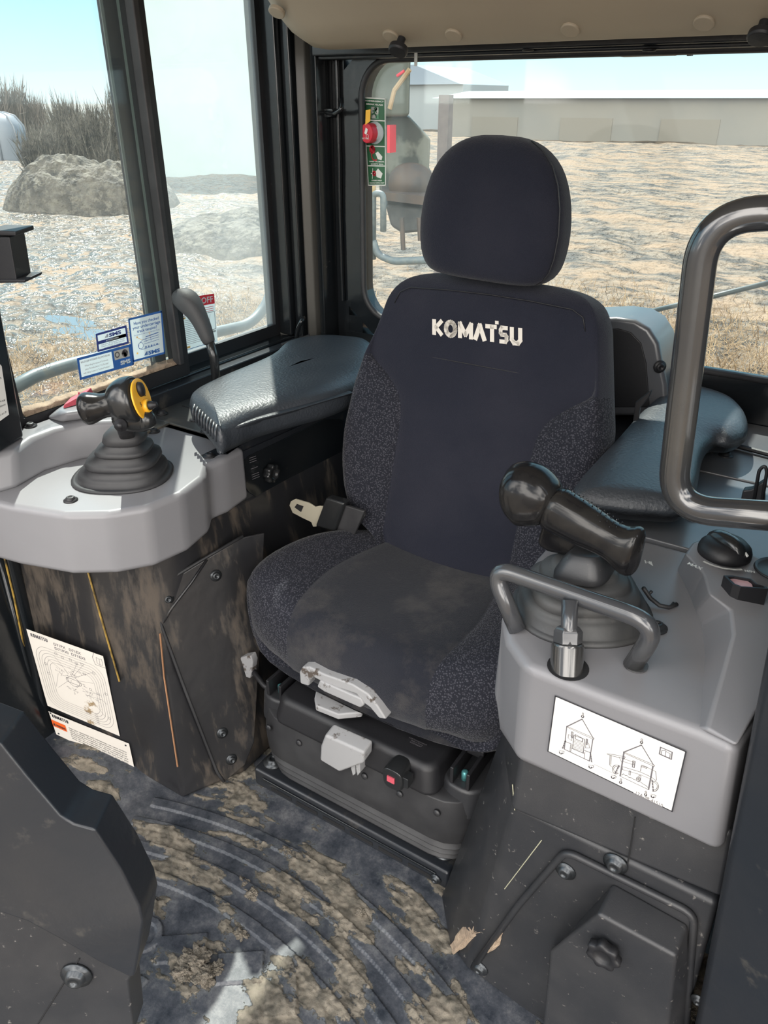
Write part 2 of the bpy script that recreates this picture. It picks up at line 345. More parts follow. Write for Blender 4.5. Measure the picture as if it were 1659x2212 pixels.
M_ground = mat('wet churned mud field', (0.15, 0.112, 0.077), 0.62, spec=0.25, col2=(0.03, 0.024, 0.018), nscale=2.6, namount=(0.43, 0.57), ndetail=14, dust=(0.225, 0.16, 0.108), dscale=0.9, dlo=0.48, dhi=0.58, bump=1.0, bscale=5, bdist=0.22, stretch=(0.55, 1.1, 1))
# the ground beyond the side windows is wetter and greyer
nt = M_ground.node_tree; b = nt.nodes['Principled BSDF']
tcg = nd(nt, 'ShaderNodeTexCoord'); sxg = nd(nt, 'ShaderNodeSeparateXYZ'); nt.links.new(tcg.outputs['Object'], sxg.inputs[0])
wg = nd(nt, 'ShaderNodeMapRange'); wg.inputs[1].default_value = 0.0; wg.inputs[2].default_value = -2.5
xy = nd(nt, 'ShaderNodeMath', operation='MULTIPLY_ADD'); xy.inputs[1].default_value = 0.85; nt.links.new(sxg.outputs['Y'], xy.inputs[0]); nt.links.new(sxg.outputs['X'], xy.inputs[2]); nt.links.new(xy.outputs[0], wg.inputs[0])
ng = nd(nt, 'ShaderNodeTexNoise'); ng.inputs['Scale'].default_value = 5.0; ng.inputs['Detail'].default_value = 9; nt.links.new(tcg.outputs['Object'], ng.inputs['Vector'])
pg = nd(nt, 'ShaderNodeMapRange'); pg.inputs[1].default_value = 0.44; pg.inputs[2].default_value = 0.54; nt.links.new(ng.outputs['Fac'], pg.inputs[0])
wp = nd(nt, 'ShaderNodeMath', operation='MULTIPLY'); nt.links.new(wg.outputs[0], wp.inputs[0]); nt.links.new(pg.outputs[0], wp.inputs[1])
src = b.inputs['Base Color'].links[0].from_socket; rsrc = b.inputs['Roughness'].links[0].from_socket
mg = nd(nt, 'ShaderNodeMix', data_type='RGBA'); nt.links.new(wp.outputs[0], mg.inputs[0]); nt.links.new(src, mg.inputs[6]); mg.inputs[7].default_value = (0.075, 0.066, 0.054, 1); nt.links.new(mg.outputs[2], b.inputs['Base Color'])
mf = nd(nt, 'ShaderNodeMix', data_type='FLOAT'); nt.links.new(wp.outputs[0], mf.inputs[0]); nt.links.new(rsrc, mf.inputs[2]); mf.inputs[3].default_value = 0.22; nt.links.new(mf.outputs[0], b.inputs['Roughness'])
ms_ = nd(nt, 'ShaderNodeMapRange'); ms_.inputs[3].default_value = 0.25; ms_.inputs[4].default_value = 0.6; nt.links.new(wp.outputs[0], ms_.inputs[0]); nt.links.new(ms_.outputs[0], b.inputs['Specular IOR Level'])
struct(mesh('ground', vs, fs, M_ground, smooth=True), 'churned wet tan mud field all around the machine')
# standing water at the lower left, ground pokes through it
M_water = mat('puddle water', (0.10, 0.12, 0.14), 0.06, spec=1.0, bump=0.05, bscale=3)
for (px, py, rx, ry, lab) in ((190, 722, 0.75, 0.35, 'larger pale blue puddle reflecting the sky in the mud beyond the front side window'), (150, 690, 0.6, 0.2, 'small thin puddle just beyond the larger puddle outside the front side window')):
    c = P(px, py, z=GZ)
    pts = []
    for k in range(36):
        t = 2*math.pi*k/36; q = 1+0.3*noise.noise(V((math.cos(t)*1.5, math.sin(t)*1.5, px)))
        pts.append((c.x+rx*q*math.cos(t), c.y+ry*q*math.sin(t), gh(c.x, c.y)+0.012))
    tag(mesh('puddle', *prism(pts, (0, 0, 0.012)), M_water), lab, 'puddle')
# straw and stubble
def sticks(name, n, boxes, lmin, lmax, m, label, up=0.5):
    v, f = [], []
    for _ in range(n):
        cx, cy, rx, ry = random.choice(boxes); x = cx+random.gauss(0, rx); y = cy+random.gauss(0, ry); z = gh(x, y)
        L = random.uniform(lmin, lmax); d = V((random.gauss(0, 1), random.gauss(0, 1), random.random()*up*2)).normalized()*L
        s = V((-d.y, d.x, 0)).normalized()*random.uniform(0.003, 0.007); p = V((x, y, z)); k = len(v)
        v += [p-s, p+s, p+d+s*.5, p+d-s*.5, p+V((0, 0, .006))]; f += [(k, k+1, k+2, k+3), (k, k+4, k+3), (k+1, k+4, k+2)]
    return tag(mesh(name, v, f, m), label, 'straw', kind='stuff')
M_straw = mat('dry straw', (0.36, 0.25, 0.14), 0.8, col2=(0.22, 0.14, 0.07), nscale=2)
a = P(1550, 790, z=GZ); b = P(130, 800, z=GZ); c = P(500, 680, z=GZ); d = P(1480, 700, z=GZ)
sticks('cut_straw', 5200, [(a.x, a.y, 1.6, .7), (d.x, d.y, 1.8, 1.0)], 0.06, 0.32, M_straw, 'dry cut stalks littering the mud behind the rear window', 0.9)
sticks('dry_grass', 6000, [(b.x, b.y, 1.0, .8), (c.x, c.y, 1.0, 1.0)], 0.05, 0.22, M_straw, 'dry matted grass on the ground below the side windows', 0.6)

# ================================================================== CAB SHELL
WX = -1.52; RY = 1.95; TH = 0.06
def on_w(px, py): return P(px, py, x=WX)
# side wall below the sill
sill0 = on_w(45, 885); sill1 = on_w(620, 705); SZ = (sill0.z+sill1.z)/2; y0 = sill0.y; y1 = sill1.y
ypost = P(355, 770, x=WX).y; ypost2 = P(395, 770, x=WX).y
struct(mesh('wall_left', *join(box((WX-TH, 0.35, -0.25), (WX, RY+.02, SZ-0.045)), box((WX-TH, y1+0.02, SZ-0.045), (WX, RY+.02, 2.0)), box((WX-TH, 0.3, 1.90), (WX, RY+.02, 2.0)), box((WX-TH, 0.62, SZ-0.045), (WX, y0-0.035, 1.9))), M_paintg, bevel=0.006), 'dark painted left cab side below and around the side windows')
# window frames as trims and panes
def rect_frame(yA, yB, zA, zB, w, xa, xb, lean=0.0):
    return join(box((xa, yA, zA), (xb, yB, zA+w)), box((xa, yA, zB-w), (xb, yB, zB)), box((xa, yA, zA+w), (xb, yA+w, zB-w)), box((xa, yB-w, zA+w), (xb, yB, zB-w)))
ZT = 1.91
yp1 = P(320, 400, x=WX).y; yp2 = P(358, 400, x=WX).y
w1 = mesh('window_1', *box((WX-0.022, y0-0.01, SZ-0.01), (WX-0.016, yp2, ZT)), M_glass); struct(w1, 'front sliding pane of the left side window')
flat('frame', rect_frame(y0-0.035, yp2, SZ-0.045, ZT, 0.035, WX-0.035, WX+0.004), M_black, w1)
w2 = mesh('window_2', *box((WX-0.060, yp1, SZ-0.01), (WX-0.056, y1+.02, ZT)), M_glassd); struct(w2, 'hazy rear pane of the left side window')
flat('frame', join(rect_frame(yp1-0.015, y1+0.035, SZ-0.045, ZT, 0.035, WX-0.066, WX-0.045)), M_black, w2)
M_seal = mat('dirty translucent film strip', (0.16, 0.17, 0.16), 0.6)
translucent(M_seal, (0.5, 0.55, 0.52), 0.35)
struct(mesh('trim_1', *box((WX-0.050, P(248, 0, x=WX).y, SZ), (WX-0.047, P(283, 0, x=WX).y+0.01, ZT)), M_seal), 'greyish window edge strip beside the black window post')
struct(mesh('trim_2', *box((WX-0.012, yp1+0.012, SZ-0.01), (WX+0.016, yp1+0.03, ZT)), M_rubber, bevel=0.004), 'black rubber seal on the window post')
dirt = [(WX-0.004, y0+0.005+(y1-y0)*0.5*i/30, SZ-0.008) for i in range(31)]
dv = []; df = []
for i, p in enumerate(dirt):
    h = 0.012+0.012*abs(noise.noise(V((i*.6, 0, 0)))); dv += [(p[0]-.01, p[1], p[2]), (p[0]+.008, p[1], p[2]), (p[0]-.01, p[1], p[2]+h)]
for i in range(30):
    k = i*3; df += [(k, k+3, k+4, k+1), (k+1, k+4, k+5, k+2), (k+2, k+5, k+3, k)]
tag(mesh('dirt_ridge', dv, df, M_tan, smooth=True), 'thin ridge of dried tan dirt along the sill of the front side pane', 'dirt')
# corner pillar: layered vertical channels between side window and rear window
def vbox(yA, yB, xa, xb, z0=0.75, z1=2.0): return box((xa, yA, z0), (xb, yB, z1))
yA = y1+0.02
struct(mesh('trim_3', *join(vbox(yA+0.02, yA+0.05, WX, WX+0.03), vbox(yA+0.075, yA+0.09, WX, WX+0.022)), M_paintg, bevel=0.006), 'dark channels on the corner post behind the side window')
M_pstrip = mat('brushed grey post facing', (0.10, 0.10, 0.095), 0.28, col2=(0.14, 0.135, 0.12), nscale=3, bump=0.1, bscale=30, stretch=(1, 1, .3))
xs = [P(q, 400, y=RY-0.005).x for q in (625, 650, 688, 700, 733, 775)]
struct(mesh('trim_4', *prism([(xs[0]-0.03, RY-0.12, 0.75), (xs[1], RY-0.11, 0.75), (xs[2], RY-0.045, 0.75), (xs[2]-0.0, RY, 0.75), (xs[0]-.03, RY, 0.75)], (0, 0, 1.2)), M_pstrip, bevel=0.004), 'flat grey facing of the rear corner post')
struct(mesh('trim_5', *join(prism([(xs[3], RY-0.05, 0.75), (xs[3]+0.025, RY-0.06, 0.75), (xs[4]-0.02, RY-0.03, 0.75), (xs[4]-.02, RY, 0.75), (xs[3], RY, 0.75)], (0, 0, 1.2)), tube([(xs[4]+0.005, RY-0.008, .95), (xs[4]+0.003, RY-0.008, 1.2), (xs[4]+0.006, RY-0.01, 1.35), (xs[4]+.002, RY-.008, 1.9)], 0.007, 8)), M_paintg, bevel=0.004), 'dark folded post and weld seam beside the rear window')
# rear wall with a rounded opening
ox0 = P(779, 400, y=RY).x; ox1 = 0.30; oz0 = P(1659, 828, y=RY).z; oz1 = P(1200, 112, y=RY).z
def rrect(x0, z0, x1, z1, r, k=8):
    out = []
    for cx, cz, a0 in ((x1-r, z0+r, -90), (x1-r, z1-r, 0), (x0+r, z1-r, 90), (x0+r, z0+r, 180)):
        for i in range(k+1): t = R(a0+90*i/k); out.append((cx+r*math.cos(t), cz+r*math.sin(t)))
    return out
inn = rrect(ox0, oz0, ox1, oz1, 0.095)
def holed(inner, X0, Z0, X1, Z1, ya, yb):
    n = len(inner); out = []
    for (x, z) in inner:
        cx, cz = (X0+X1)/2, (Z0+Z1)/2; icx, icz = (ox0+ox1)/2, (oz0+oz1)/2
        dx, dz = x-icx, z-icz; hw, hz = (ox1-ox0)/2, (oz1-oz0)/2
        s = max(abs(dx)/hw, abs(dz)/hz); ux, uz = dx/hw/s, dz/hz/s
        out.append((X0 if ux <= -0.999 else X1 if ux >= .999 else x, Z0 if uz <= -.999 else Z1 if uz >= .999 else z))
    # force outer corners
    vs = [(x, ya, z) for x, z in inner]+[(x, ya, z) for x, z in out]+[(x, yb, z) for x, z in inner]+[(x, yb, z) for x, z in out]
    fs = []
    for i in range(n):
        j = (i+1) % n
        fs += [(i, j, n+j, n+i), (2*n+i, 3*n+i, 3*n+j, 2*n+j), (i, 2*n+i, 2*n+j, j), (n+i, n+j, 3*n+j, 3*n+i)]
    return vs, fs
m = 0.05
wr = join(holed(inn, ox0-m, oz0-m, ox1+m, oz1+m, RY, RY+TH), box((WX-TH, RY, -0.25), (ox0-m, RY+TH, 2.0)), box((ox1+m, RY, -.25), (ox1+m+.3, RY+TH, 2.0)), box((ox0-m, RY, -0.25), (ox1+m, RY+TH, oz0-m)), box((ox0-m, RY, oz1+m), (ox1+m, RY+TH, 2.0)))
cn = []
for sx_, sz_ in ((0, 0), (1, 0), (1, 1), (0, 1)):   # triangular fills at the rounded corners
    X = (ox0, ox1)[sx_]; Z = (oz0, oz1)[sz_]; mx = (-m, m)[sx_]; mz = (-m, m)[sz_]
    cn.append(box((min(X, X+mx), RY+.001, min(Z, Z+mz)), (max(X, X+mx), RY+TH-.001, max(Z, Z+mz))))
struct(mesh('wall_rear', *join(wr, *cn), M_paintg), 'dark rear cab wall around the rear window')
w3 = mesh('window_3', *box((ox0-.01, RY+0.03, oz0-.01), (ox1+.01, RY+0.036, oz1+.01)), M_glassr); struct(w3, 'large rear window')
sl = rrect(ox0+.004, oz0+.004, ox1-.004, oz1-.004, 0.09)
seal = tube([(x, RY+.004, z) for x, z in sl]+[(sl[0][0], RY+.004, sl[0][1])], 0.009, 8)
mesh('rubber_seal', *seal, M_rubber, w3, smooth=True)
# roof and headliner
struct(mesh('ceiling', *join(box((WX-TH, 0.30, 1.99), (0.42, RY+TH, 2.04))), M_beige), 'cab roof')
# beige overhead moulding: profile in the y-z plane swept along x
hy = 1.72
hl = P(640, 110, y=hy); hr = P(1659, 68, y=hy); hb = hl.z
prof = [(hy-0.30, 1.99), (hy-0.22, hb+0.16), (hy-0.10, hb+0.05), (hy-0.04, hb+0.012), (hy, hb), (hy+0.10, hb+0.005), (hy+0.10, 1.99)]
x0 = P(548, 0, y=hy-0.12).x; rings = []
for fx, sh in ((0.0, 0.09), (0.012, 0.05), (0.035, 0.025), (0.075, 0.006), (0.12, 0.0), (0.6, 0.0), (1.75, 0.0)):
    rings.append([(x0+fx, y+(sh*0.4 if i < 5 else 0), z+(sh if z < 1.95 else 0)) for i, (y, z) in enumerate(prof)])
hl_o = mesh('headliner', *loft(rings), M_beige, bevel=0.01, ang=25); tag(hl_o, 'beige moulded overhead panel above the rear window with round plugs', 'panel')
def plug(px, py, m, r=0.019):
    # find panel surface point by intersecting the front slope
    a = V((0, prof[2][0], prof[2][1])); b = V((0, prof[1][0], prof[1][1])) ; 
    a2 = V((0, prof[3][0], prof[3][1])); d1 = (a2-a).normalized(); n = V((0, -abs(d1.z) if d1.z else -1, -abs(d1.y)))
    n = V((0, d1.z, -d1.y)); n = n if n.y < 0 else -n
    p = PN(px, py, a, n)
    return p, n
for (px, py, c) in ((598, 25, 0), (845, 77, 0), (980, 75, 0), (1232, 63, 0), (1521, 48, 0)):
    p, n = plug(px, py, None); mesh('plug', *lathe([(0.019, -0.004), (0.019, 0.0035), (0.017, 0.005), (1e-4, 0.0055)], p, n, 28), M_beige, hl_o, bevel=.001)
for (px, py) in ((868, 82), (1652, 46)):
    p, n = plug(px, py, None); o = mesh('catch_knob', *lathe([(0.009, 0), (0.009, 0.02), (0.021, 0.02), (0.022, 0.03), (0.019, 0.034), (1e-4, 0.035)], p, n, 24), M_black, hl_o, bevel=.001); o['label'] = 'black round catch knob'
# dark rail under the headliner with clips, outside work lamps beyond
struct(mesh('trim_6', *join(box((ox0-.1, RY-0.075, oz1+.004), (0.3, RY-0.002, oz1+.03)), box((ox0-.1, RY-0.05, oz1-0.004), (0.3, RY-.001, oz1+.006))), M_paint, bevel=0.004), 'dark rail above the rear window')
for px in (930, 1134, 1398): 
    p = P(px, 98, y=RY-.08); mesh('rail_clip', *lathe([(0.014, 0), (0.014, .006), (.004, .007)], (p.x, p.y+.02, p.z-.004), (0, 0, -1), 14), M_black, bpy.data.objects['trim_6'], smooth=True)
st = P(898, 118, y=RY-.07); tag(mesh('hanging_tab', *box((st.x-.004, st.y, st.z-.024), (st.x+.004, st.y+.002, st.z+.018)), M_white), 'small white tab hanging from the rail above the rear window', 'tab')
# right wall / door post at the right edge
RX = 0.045
q0 = P(1655, 1400, y=0.80); q1 = P(1566, 1847, y=0.80); q2 = P(1499, 2212, y=0.80)
lo = [(q2.x-.005, q2.y, -0.25), (q2.x+.35, q2.y-.12, -0.25), (q2.x+.35, q2.y+1.2, -.25), (q2.x+.02, q2.y+1.2, -.25)]
pr = [V((q2.x, q2.y, q2.z)), V((q1.x, q1.y, q1.z)), V((q0.x, q0.y, q0.z))]
rl = []
dirn = (pr[2]-pr[0]).normalized(); base = pr[0]-dirn*(pr[0].z+0.25)/dirn.z
top = pr[2]+dirn*0.15/dirn.z
struct(mesh('wall_right', *hexa([base, base+V((.35, -.16, 0)), base+V((.4, .9, 0)), base+V((.06, .9, 0))], [top, top+V((.35, -.16, 0)), top+V((.4, .9, 0)), top+V((.06, .9, 0))]), M_paint, bevel=0.012), 'dark dusty door frame panel at the right')
struct(mesh('trim_7', *box((0.30, 0.95, 0.5), (0.38, RY+TH, 2.0)), M_paint), 'right rear cab post')
bolt('screw', P(1556, 1845, y=.83)+V((0.03, -.01, -.3)), (0, -1, 0), bpy.data.objects['wall_right'], 0.006)

# ================================================================== FLOOR MAT
def ribs(x, y):   # curved parallel ribs running across the mat, two embossed rings and plates
    dx, dy = x+0.78, y+0.25; r = math.hypot(dx, dy); k = (r-0.915)/0.060; f = k-math.floor(k); j = math.floor(k)
    a = math.atan2(dx, dy)
    if 0 <= j <= 3 and -0.42+0.02*j < a < 0.36+0.03*j and f < 0.42: return True, j
    k = (r-0.50)/0.055; f = k-math.floor(k)
    if r < 0.74 and a < -0.10-0.1*(0.74-r) and f < 0.42 and r > .5: return True, -1
    for cx, cy, R0 in ((-0.985, 0.575, 0.042), (-0.93, 0.545, 0.038)):
        q = math.hypot(x-cx, y-cy)
        if R0*0.62 < q < R0 : return True, -2
    for cx, cy, w, h in ((-0.845, 0.565, 0.05, 0.028), (-0.72, 0.60, 0.045, 0.03), (-0.62, 0.605, 0.03, 0.045), (-.60, .52, .05, .02)):
        u = (x-cx)*0.8+(y-cy)*0.6; v = -(x-cx)*0.6+(y-cy)*0.8
        if abs(u) < w and abs(v) < h: return True, -3
    return False, 0
def mudf(x, y):
    dx, dy = x+0.78, y+0.25; r = math.hypot(dx, dy); a = math.atan2(dx, dy)
    v = 0.5+0.42*noise.fractal(V((r*15.0, a*6.5, 2.0)), 0.80, 2.1, 7)+0.22*noise.fractal(V((x*4.2, y*4.2, 12.0)), 0.8, 2.1, 3)
    c = math.exp(-(((x+0.85)/0.26)**2+((y-0.66)/0.16)**2))*0.13+math.exp(-(((x+0.46)/0.12)**2+((y-0.68)/0.12)**2))*0.08+math.exp(-(((x+0.33)/0.05)**2+((y-0.75)/0.06)**2))*.18
    if 0.14 < abs(a+0.05) and r > 1.08: c -= .03
    return v+c-0.035
NX, NY = 760, 470; X0, X1, Y0, Y1 = WX, 0.10, 0.10, 1.12
vs, fs, msk = [], [], []
for j in range(NY):
    for i in range(NX):
        x = X0+(X1-X0)*i/(NX-1); y = Y0+(Y1-Y0)*j/(NY-1)
        rb, jj = ribs(x, y); z = 0.0055 if rb else 0.0
        m_ = mudf(x, y); t = max(0.0, min(1.0, (m_-0.60)/0.035))
        z += t*(0.0014+0.0032*abs(noise.noise(V((x*30, y*30, 0))))+0.003*noise.noise(V((x*95, y*95, 4))))
        z += 0.004*noise.noise(V((x*4, y*4, 8)))
        z += 0.05*max(0.0, min(1, (-1.22-x)/0.18))
        vs.append((x, y, z)); msk.append(m_)
for j in range(NY-1):
    for i in range(NX-1): k = j*NX+i; fs.append((k, k+1, k+NX+1, k+NX))
M_mat = bpy.data.materials.new('muddy rubber floor mat'); M_mat.use_nodes = True; nt = M_mat.node_tree; b = nt.nodes['Principled BSDF']
at = nd(nt, 'ShaderNodeAttribute', attribute_name='mud'); tc = nd(nt, 'ShaderNodeTexCoord')
n1 = nd(nt, 'ShaderNodeTexNoise'); n1.inputs['Scale'].default_value = 12; n1.inputs['Detail'].default_value = 13; n1.inputs['Roughness'].default_value = 0.8; nt.links.new(tc.outputs['Object'], n1.inputs['Vector'])
r1 = nd(nt, 'ShaderNodeValToRGB'); nt.links.new(n1.outputs['Fac'], r1.inputs[0]); el = r1.color_ramp.elements
el[0].position = 0.36; el[0].color = (0.012, 0.017, 0.025, 1); el[1].position = 0.68; el[1].color = (0.17, 0.17, 0.175, 1); q = el.new(0.50); q.color = (0.055, 0.060, 0.072, 1)
n2 = nd(nt, 'ShaderNodeTexNoise'); n2.inputs['Scale'].default_value = 40; n2.inputs['Detail'].default_value = 8; nt.links.new(tc.outputs['Object'], n2.inputs['Vector'])
r2 = nd(nt, 'ShaderNodeValToRGB'); nt.links.new(n2.outputs['Fac'], r2.inputs[0]); el = r2.color_ramp.elements
el[0].position = 0.35; el[0].color = (0.10, 0.09, 0.072, 1); el[1].position = 0.62; el[1].color = (0.27, 0.235, 0.185, 1)
n3 = nd(nt, 'ShaderNodeTexNoise'); n3.inputs['Scale'].default_value = 55; n3.inputs['Detail'].default_value = 10; n3.inputs['Roughness'].default_value = 0.75; nt.links.new(tc.outputs['Object'], n3.inputs['Vector'])
ad = nd(nt, 'ShaderNodeMath', operation='MULTIPLY_ADD'); ad.inputs[1].default_value = 0.42; nt.links.new(n3.outputs['Fac'], ad.inputs[0]); nt.links.new(at.outputs['Fac'], ad.inputs[2])
mk = nd(nt, 'ShaderNodeMapRange'); mk.inputs[1].default_value = 0.780; mk.inputs[2].default_value = 0.805; nt.links.new(ad.outputs[0], mk.inputs[0])
# thin smeared film of dried clay around the lumps
fm = nd(nt, 'ShaderNodeMapRange'); fm.inputs[1].default_value = 0.72; fm.inputs[2].default_value = 0.80; fm.inputs[4].default_value = 0.42; nt.links.new(ad.outputs[0], fm.inputs[0])
cl = nd(nt, 'ShaderNodeMix', data_type='RGBA'); nt.links.new(fm.outputs[0], cl.inputs[0]); nt.links.new(r1.outputs[0], cl.inputs[6]); cl.inputs[7].default_value = (0.15, 0.165, 0.165, 1)
mx = nd(nt, 'ShaderNodeMix', data_type='RGBA'); nt.links.new(mk.outputs[0], mx.inputs[0]); nt.links.new(cl.outputs[2], mx.inputs[6]); nt.links.new(r2.outputs[0], mx.inputs[7]); nt.links.new(mx.outputs[2], b.inputs['Base Color'])
rr = nd(nt, 'ShaderNodeMapRange'); rr.inputs[3].default_value = 0.45; rr.inputs[4].default_value = 0.9; nt.links.new(mk.outputs[0], rr.inputs[0]); nt.links.new(rr.outputs[0], b.inputs['Roughness'])
bp = nd(nt, 'ShaderNodeBump'); bp.inputs['Strength'].default_value = 0.9; bp.inputs['Distance'].default_value = 0.006
hm_ = nd(nt, 'ShaderNodeMath', operation='MULTIPLY_ADD'); nt.links.new(mk.outputs[0], hm_.inputs[0]); nt.links.new(n3.outputs['Fac'], hm_.inputs[1]); hm_.inputs[2].default_value = 0.0
hn_ = nd(nt, 'ShaderNodeMath', operation='MULTIPLY_ADD'); nt.links.new(n3.outputs['Fac'], hn_.inputs[0]); hn_.inputs[1].default_value = 0.15; nt.links.new(hm_.outputs[0], hn_.inputs[2]); nt.links.new(hn_.outputs[0], bp.inputs['Height']); nt.links.new(bp.outputs[0], b.inputs['Normal'])
o = mesh('floor_mat', vs, fs, M_mat, smooth=True)
ca = o.data.attributes.new('mud', 'FLOAT', 'POINT'); ca.data.foreach_set('value', msk)
tag(o, 'ribbed black rubber floor mat smeared with dried tan mud', 'floor mat')
struct(mesh('floor', *box((WX-.02, -0.1, -0.10), (0.42, RY, -0.012)), M_paint), 'dark cab floor plate')
# loose clods of mud
k = 0
for (px, py, r) in ((425, 2075, 0.028), (395, 2100, 0.02), (440, 2105, 0.024), (520, 2015, 0.013), (545, 1930, 0.016), (470, 2090, .015), (525, 1905, .013), (780, 1970, 0.012), (620, 1835, .012)):
    c = P(px, py, z=0.006); bm = bmesh.new(); bmesh.ops.create_icosphere(bm, subdivisions=5, radius=r)
    for v in bm.verts:
        n_ = v.co.normalized(); q = 0.85+0.65*noise.noise(n_*1.6+V((k*3.3, 0, 0)))+.40*noise.noise(n_*4.5+V((0, k, 0)))+.16*noise.noise(n_*13); v.co = V((v.co.x*q*1.15, v.co.y*q*.9, v.co.z*q*0.45))+V((c.x, c.y, r*.22))
    me = bpy.data.meshes.new('mud_clod'); bm.to_mesh(me); bm.free(); me.materials.append(MATS['dry tan mud'] if False else mat('clod mud %d' % k, (0.22, 0.19, 0.15), 0.95, col2=(0.10, 0.085, 0.065), nscale=70, bump=1.0, bscale=260, bdist=.006)) if k == 0 else me.materials.append(MATS['clod mud 0'])
    for p in me.polygons: p.use_smooth = True
    ob = link(bpy.data.objects.new('mud_clod', me)); tag(ob, ['largest dry mud clod on the floor mat near the bottom left', 'mud clod just left of the largest clod on the mat', 'mud clod touching the right side of the largest clod', 'small lone mud clod on a bare mat strip behind the largest clods', 'mud clod high on the mat nearest the kick panel', 'small mud clod at the right end of the clod cluster', 'second mud clod below the kick panel, nearest the dashboard column', 'small mud clod on the right half of the mat', 'small mud clod in the mat patch before the seat base'][k], 'mud clod', 'mud clods on the floor mat'); k += 1

# ================================================================== OPERATOR SEAT
SCX = -0.705
seat = thing('operator_seat', 'navy black cloth operator seat with tall headrest and dusty suspension base', 'seat', (SCX, 1.25, 0.0))
A0 = V((0, 1.33, 0.5)); SLOPE = V((0, 0.19, 0.67)).normalized(); FN = V((0, -0.67, 0.19)).normalized()   # incline and front normal
def interp(tab, z):
    for (a, *va), (b, *vb) in zip(tab, tab[1:]):
        if a <= z <= b:
            t = (z-a)/(b-a); t2 = t; return [p+(q-p)*t2 for p, q in zip(va, vb)]
    return list(tab[0][1:]) if z < tab[0][0] else list(tab[-1][1:])
bk = [(0.48, .17), (.555, .175), (.575, .20), (.59, .245), (.62, .278), (.66, .30), (.72, .317), (.80, .325), (.90, .315), (1.0, .288), (1.06, .272), (1.10, .262), (1.125, .250), (1.145, .232), (1.158, .205), (1.166, .17), (1.17, .13)]
zs = [0.48, .52, .555, .575, .59, .605, .62, .64, .66, .69, .72, .76, .80, .84, .87, .90, .92, .94, .955, .97, 1.0, 1.03, 1.06, 1.085, 1.10, 1.125, 1.145, 1.158, 1.166, 1.170]
def seam(z, w):
    s = interp([(0.4, .165), (.85, .165), (.88, .170), (.90, .18), (.93, .21), (.955, .245), (.975, .28), (1.2, .30)], z)[0]
    return min(s, w-0.022)
rings = []; cols = None
for z in zs:
    w = interp(bk, z)[0]; s = seam(z, w); c = A0+SLOPE*((z-.5)/SLOPE.z); wf = w-0.014
    top = max(0, (z-1.10)/0.07); bev = 0.045*top**2.2; bot = max(0.0, (0.60-z)/0.12)
    pts = []
    us = [-wf, -(wf*.75+s*.25), -(wf+s)/2, -(wf*.2+s*.8), -s-.004, -s, -s+.004] + [(-s+.004)+(2*s-.008)*i/10 for i in range(1, 10)] + [s-.004, s, s+.004, (wf*.2+s*.8), (wf+s)/2, (wf*.75+s*.25), wf]
    for i, u in enumerate(us):
        au = abs(u); d = 0.0
        side = max(0.0, (au-s)/max(wf-s, 1e-3)); lowb = 1.0 if z < .97 else max(0, 1-(z-.97)/.05)
        if side > 0: d = 0.028*math.sin(min(1, side)*math.pi*.62)*lowb*(0.6+0.4*min(1, max(0, (.97-z)/.2)))
        if abs(au-s) < 1e-6: d = -0.004*lowb if z < .975 else 0
        if au < s: d += 0.006*(1-(au/s)**2)
        if abs(z-.92) < .01 and 0: d -= .003
        d -= bev
        edge = max(0.0, 1-(w-au)/0.03); d -= 0.010*edge**2
        pts.append(V((SCX+u, c.y, c.z))+FN*d)
    th = 0.105*(1-0.75*top**2)
    def q(u, d): return V((SCX+u, c.y, c.z))+FN*d
    pts += [q(w, -.03-bev), q(w+.002, -.06-bev), q(w-.01, -th-bev*0.2), q(w-.05, -th-.015)]
    pts += [q(w*.4, -th-.02), q(-w*.4, -th-.02), q(-w+.05, -th-.015), q(-w+.01, -th-bev*.2), q(-w-.002, -.06-bev), q(-w, -.03-bev)]
    rings.append(pts)
v, f = loft(rings); n = len(rings[0]); mi = []
for fi, face in enumerate(f):
    if len(face) > 4: mi.append(0); continue
    r_, c_ = divmod(fi, n); z = zs[r_]
    mi.append(1 if (z < .965 and (c_ < 5 or 17 <= c_ <= 26 or c_ >= 31)) else 0)
back = mesh('backrest', v, f, None, seat, smooth=True, sub=1, mi=mi, ms=[M_fabric, M_speck])
# wordmark on the upper backrest
def onb(px, py, l=0.006): return PN(px, py, A0+FN*l, FN)
lq = Quad(onb(934, 690), onb(1131, 710), onb(1131, 746), onb(934, 722), FN)
flat('logo', logo_strokes(lq, 0, 0, 1, 1, lq.h*0.30), M_logo, back, 'cream KOMATSU lettering')
# stitched seams
def seamline(name, pts, par, r=0.0012): return mesh(name, *tube(pts, r, 6), M_black, par, smooth=True)
seamline('seam', [A0+SLOPE*((zz-.5)/SLOPE.z)+V((SCX-A0.x+u, 0, 0))+FN*(0.0062-0.006*(u/.17)**2 if abs(u) < .17 else 0.0) for u, zz in [(-.15+.3*i/12, .990) for i in range(13)]], back)
seamline('seam', [A0+SLOPE*((zz-.5)/SLOPE.z)+V((SCX+u, 0, 0))+FN*0.001 for u, zz in [(-.225, 1.09), (-.215, 1.115), (-.19, 1.127), (-.1, 1.132), (0, 1.134), (.1, 1.132), (.19, 1.127), (.215, 1.115), (.225, 1.09)]], back)
